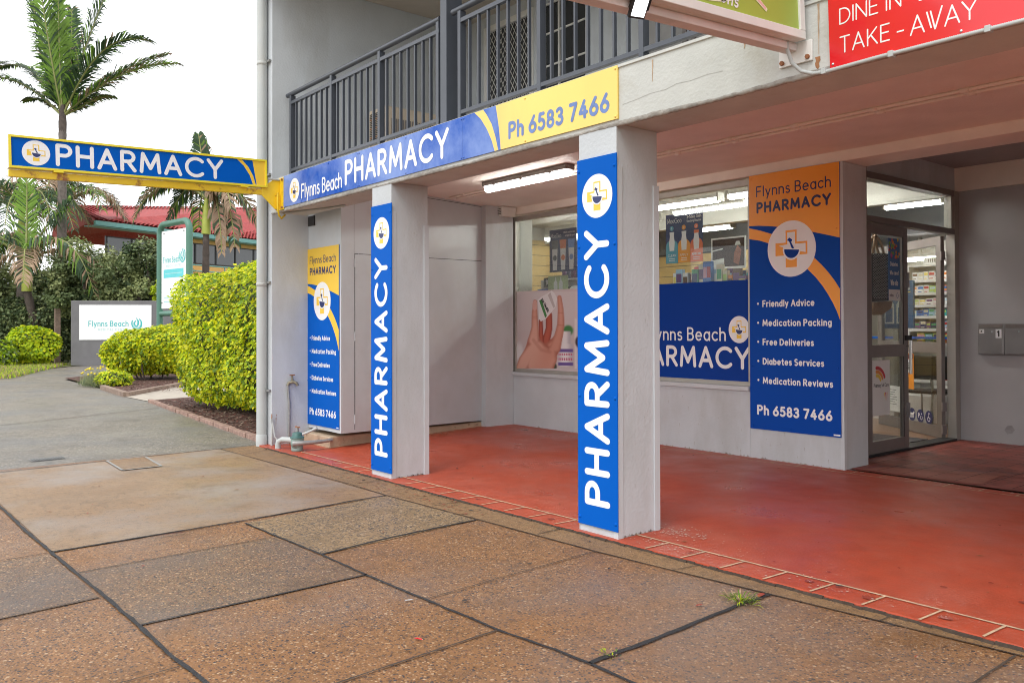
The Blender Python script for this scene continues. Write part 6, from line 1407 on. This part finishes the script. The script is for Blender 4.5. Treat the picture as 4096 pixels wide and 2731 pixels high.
tree('leafy_tree', 'dense olive green tree behind the grey sign wall, nearest the leaning palm', (-31.0, 3.5, 0), [((-31.2, 3.5, 3.6), 1.0), ((-31.4, 2.9, 2.9), .9), ((-31.0, 4.0, 2.8), 1.0), ((-31.3, 3.2, 2.2), .8), ((-30.9, 4.2, 2.2), .8)], 1500, .11, OL, [.42, .45, .13], 53)
tree('leafy_tree', 'olive green tree filling the space below the red roof, behind the low sign wall', (-33.5, 6.2, 0), [((-33.5, 6.0, 3.2), 1.2), ((-33.6, 4.9, 3.0), 1.2), ((-33.4, 7.2, 2.8), 1.1), ((-33.5, 6.0, 1.9), 1.4)], 1500, .13, OL, [.42, .46, .12], 71)
tree('leafy_bush', 'broad green bush between the leaning palm and the far left edge', (-38, .8, 0), [((-38, .6, 3.2), 1.4), ((-38, 1.9, 2.8), 1.2), ((-38, -.6, 2.8), 1.3), ((-38, .8, 1.6), 1.5)], 1500, .15, OL, [.42, .42, .16], 73)
tree('leafy_bush', 'yellow green young bush poking up between the olive trees and the tall sign', (-29.3, 6.1, 0), [((-29.3, 6.1, 3.0), .55), ((-29.3, 5.8, 2.5), .5)], 700, .11, [g_lime, g_olive2], [.6, .4], 55, .05)
tree('leafy_tree', 'broad dark tree far behind the palms at the left edge', (-46, -.5, 0), [((-46, -.5, 3.6), 1.9), ((-45.5, 1.2, 3.2), 1.7), ((-46.5, -2.4, 3.4), 1.9), ((-46, .5, 2.0), 1.8), ((-46, -3.8, 2.6), 1.8)], 1400, .17, OL, [.45, .25, .3], 57, .2)
tree('leafy_tree', 'broad dark tree far behind the tallest palm', (-45, 4, 0), [((-45, 3.4, 3.4), 1.8), ((-45, 5.2, 3.3), 1.7), ((-45.5, 2.2, 2.6), 1.7), ((-45, 4.5, 2.0), 1.8)], 1400, .17, OL, [.45, .3, .25], 59, .2)
tree('leafy_bush', 'loose green bush filling the gap left of the red roofed house', (-39.5, 5.4, 0), [((-39.5, 5.2, 3.2), 1.2), ((-39.6, 4.4, 2.6), 1.1), ((-39.4, 6.2, 2.6), 1.1), ((-39.5, 5.3, 1.6), 1.2)], 1300, .14, OL, [.4, .45, .15], 61, .1)
shrub('rounded_hedge', 'dark clipped hedge behind the leaning palm at far left', 'hedge', (-33.6, 1.9, 1.2), (1.0, 2.4, 1.15), 15000, .10, [g_dark, g_olive, g_olive2], [.38, .42, .2], 3.5, R(-20), .06, .05, 7)
shrub('rounded_bush', 'bright lime bush at the foot of the leaning palm', 'bush', (-30.4, 1.75, .68), (.62, .72, .62), 5000, .10, [g_lime, g_yel, g_deep], [.55, .2, .25], 2.6, 0, .1, .03, 9)
shrub('rounded_bush', 'lime bush at the far left edge beside the grass verge', 'bush', (-29.9, .75, .45), (.5, .4, .45), 2600, .10, [g_lime, g_deep, g_olive], [.4, .35, .25], 2.4, 0, .1, .03, 10)
pk = thing('timber_post', 'pale weathered timber post between the leaning palm and the grey sign wall', 'post', (-31.4, 2.75, 0)); mb = MB(); mb.box(-31.5, -31.3, 2.6, 2.78, 0, 2.0, m_wood); mb.build('post', pk, .01)

# ---------------------------------------------------------------- medical centre signs
sw = thing('sign_wall', 'low grey rendered wall carrying the white medical sign', 'wall', (-29, 4, 0))
wu = Vector((1.65, 2.85, 0)); FWl = Fr((-29.78, 2.80, 0), wu, (0, 0, 1))
mb = MB(); mb.box(0, 5.2, -.1, 2.25, -.3, 0, m_wallgrey, FWl); mb.build('wall', sw, .02)
sg = thing('medical_sign', 'white wall sign with teal lettering and a leaf swirl, fixed to the grey wall', 'sign', (-29, 4, 1)); FS2 = Fr(FWl.p(.28, 0, .012), wu, (0, 0, 1))
mb = MB(); mb.box(0, 2.38, .88, 2.10, -.012, .012, m_white, FS2); mb.build('board', sg)
mb = MB(); text(mb, FS2, 'Flynns Beach', .30, 1.345, .20, .13, 1.32, .0135, m_teal, .14); text(mb, FS2, 'MEDICAL CENTRE', .62, 1.20, .075, .13, 1.0, .0135, mat('pale_teal', (.35, .62, .62), .5), .3); mb.build('lettering', sg)
def swirl(fr, cx, cy, r, c, parent):
    mb = MB()
    for k, (a0, a1, rr) in enumerate(((150, 330, 1.0), (170, 380, .75), (120, 260, .5), (-40, 60, .9))):
        stroke(mb, fr, [(cx + r * rr * math.cos(R(a0 + (a1 - a0) * i / 14)) * .9, cy + r * rr * math.sin(R(a0 + (a1 - a0) * i / 14))) for i in range(15)], r * .2, c + .0005 * k, m_teal if k != 1 else mat('pale_teal', (0, 0, 0)))
    mb.poly(fr, [(cx - .1 * r, cy - .8 * r), (cx + .35 * r, cy - .2 * r), (cx + .35 * r, cy + .5 * r), (cx - .2 * r, cy + 1.15 * r), (cx + .08 * r, cy + .4 * r), (cx + .05 * r, cy - .2 * r)], c + .003, m_teal); mb.build('emblem', parent)
swirl(FS2, 1.90, 1.45, .19, .0135, sg)
ps = thing('post_sign', 'tall white sign board in a rounded green tube frame behind the golden hedge', 'sign', (-21.6, 3.7, 0))
pu = Vector((1.75, .25, 0)); FPs = Fr((-22.45, 3.61, 0), pu, (0, 0, 1)); PW = 1.77; KZ = 1.21
mb = MB(); ring = [FPs.p(0, -.05), FPs.p(0, 3.95)] + [FPs.p(.26 + .26 * math.cos(R(a)), 3.97 + .26 * math.sin(R(a))) for a in range(170, 80, -15)] + [FPs.p(PW - .26 + .26 * math.cos(R(a)), 3.97 + .26 * math.sin(R(a))) for a in range(90, -1, -15)] + [FPs.p(PW, 3.9), FPs.p(PW, -.05)]
mb.tube(ring, .09, m_postgreen, 14); mb.tube([FPs.p(.08, 1.70), FPs.p(PW - .08, 1.70)], .075, m_postgreen, 12); mb.build('frame', ps)
mb = MB(); mb.box(.13, PW - .13, 1.84, 4.03, -.012, .012, m_white, FPs); mb.build('board', ps)
c = .0135
mb = MB(); text(mb, FPs, 'Flynns Beach', .24, 3.12, .18, .12, 1.0, c, m_teal, .14); text(mb, FPs, 'MEDICAL CENTRE', .40, 3.0, .07, .14, .9, c, mat('pale_teal', (0, 0, 0)), .3); mb.build('lettering', ps)
mb = MB(); mb.poly(FPs, [(.26, 2.70), (1.46, 2.70), (1.46, 2.94), (.26, 2.94)], c, mat('aqua_band', (.10, .55, .60), .5)); stroke(mb, FPs, [(.36, 2.82), (1.36, 2.82)], .024, c + .0007, mat('pale_teal', (0, 0, 0))); mb.build('aqua_band', ps)
mb = MB(); stroke(mb, FPs, [(1.2, 2.5), (1.38, 2.5)], .07, c, MATS['aqua_band'])
for i in range(2): stroke(mb, FPs, [(.3, 2.15 - i * .12), (1.15, 2.15 - i * .12)], .03, c, mat('pale_teal', (0, 0, 0)))
mb.build('small_print', ps); swirl(FPs, 1.40, 3.30, .19, c, ps)
for a, b in ((.28, 3.96), (1.48, 3.96), (.17, 2.0), (1.6, 2.0)):
    mb = MB(); mb.lathe(FPs.p(a, b, .012), [(.024, 0), (.018, .01), (0, .012)], m_dark, 8, FPs.n); mb.build('bolt', ps)

# ---------------------------------------------------------------- house with a red tiled roof
hs_ = thing('tiled_house', 'yellow house with a red tiled roof and green gutter beyond the garden', 'house', (-42, 10, 0))
he = Vector((-3.58, 8.35, 0)); FH = Fr((-38.32, 6.19, 0), he, (0, 0, 1)); HL = 13.0   # n points towards the street
m_roofw = MATS['red_tiles']
mb = MB(); mb.prism(Fr(FH.p(0, 0, 0), FH.u, -FH.n), [(-.3, .65), (HL, .65), (HL, 7), (4, 7)], -5.98, 0, m_rwall); mb.build('wall', hs_)
mb = MB(); mb.box(3.2, HL, 3.6, 5.975, -.65, -.58, m_ywall, FH); mb.build('wall', hs_)
RZ = lambda x: 7.28 + .115 * (x - 1.2)
V = [FH.p(-.9, 6.05, 0), FH.p(HL + 1, 6.05, 0), FH.p(HL + 1, RZ(HL + 1), -4.8), FH.p(.6, RZ(.6), -4.8), FH.p(3.5, 6.05, -9.6), FH.p(HL + 1, 6.05, -9.6)]
mb = MB(); mb.add(V, [(0, 1, 2, 3), (0, 3, 4), (4, 3, 2, 5)], m_roofw)
# courses of curved tiles on the street slope
sl = Vector(V[3]) - FH.p(.2, 6.05, 0); slu = FH.u; 
NC, NT = 22, 62
for i in range(NC):
    a = i / NC; 
    for j in range(NT):
        x0 = -.9 + (HL + 1.9) * j / NT; wv = (HL + 1.9) / NT
        xl = -.9 + 1.5 * a
        if x0 < xl: continue
        hz_ = RZ(x0) - 6.05; p0 = FH.p(x0, 6.05 + hz_ * a + .02, -4.8 * a + .02); dn = (FH.p(0, hz_, -4.8) - FH.p(0, 0, 0)) / NC * 1.0; nn = slu.cross(dn).normalized()
        if nn.z < 0: nn = -nn
        P = []
        for k, hh in ((0, .0), (.3, .055), (.6, .055), (1, .0)): P += [p0 + slu * wv * k + nn * (hh + .045) + ZV * .11 * wv * k * a, p0 + slu * wv * k + nn * hh + dn * 1.04 + ZV * .11 * wv * k * a]
        mb.add(P, [(0, 2, 3, 1), (2, 4, 5, 3), (4, 6, 7, 5)], m_roofw)
mb.build('roof', hs_)
mb = MB(); mb.box(-.9, HL + 1, 5.86, 6.06, .0, .13, m_gutter, FH); mb.box(-.9, HL + 1, 5.82, 5.86, -.65, .05, m_gutter, FH); mb.build('gutter', hs_)
for a, b, z0, z1 in ((3.85, 12.2, 4.55, 5.62), (.1, 2.4, 4.6, 5.5)):
    mb = MB(); mb.box(a, b, z0, z1, -.60, -.56, m_winint, FH); w = mb.build('window', hs_)
    mb = MB(); k = a
    while k < b: mb.box(k, k + .09, z0, z1, -.559, -.53, m_black, FH); k += 1.35
    mb.box(a, b, z1 - .05, z1, -.5585, -.53, m_black, FH); mb.box(a, b, z0, z0 + .06, -.5585, -.53, m_black, FH); mb.build('frame', w)
mb = MB()
for z in (4.42, 4.12): mb.tube([FH.p(2.9, z, .3), FH.p(HL, z, .3)], .035, m_gutter, 8)
for i in range(9): mb.tube([FH.p(2.95 + i * 1.15, 3.5, .3), FH.p(2.95 + i * 1.15, 4.42 if i else 5.85, .3)], .03, m_gutter, 8)
mb.build('verandah_rail', hs_)
mb = MB(); mb.box(2.8, HL, 3.3, 3.5, -.6, .45, m_ywall, FH); mb.build('verandah_floor', hs_)
mb = MB(); mb.tube([(-36.2, 16.0, 6.0), (-36.2, 16.0, 11.2)], .012, m_lampgrey, 6); mb.build('aerial', hs_) if 0 else None
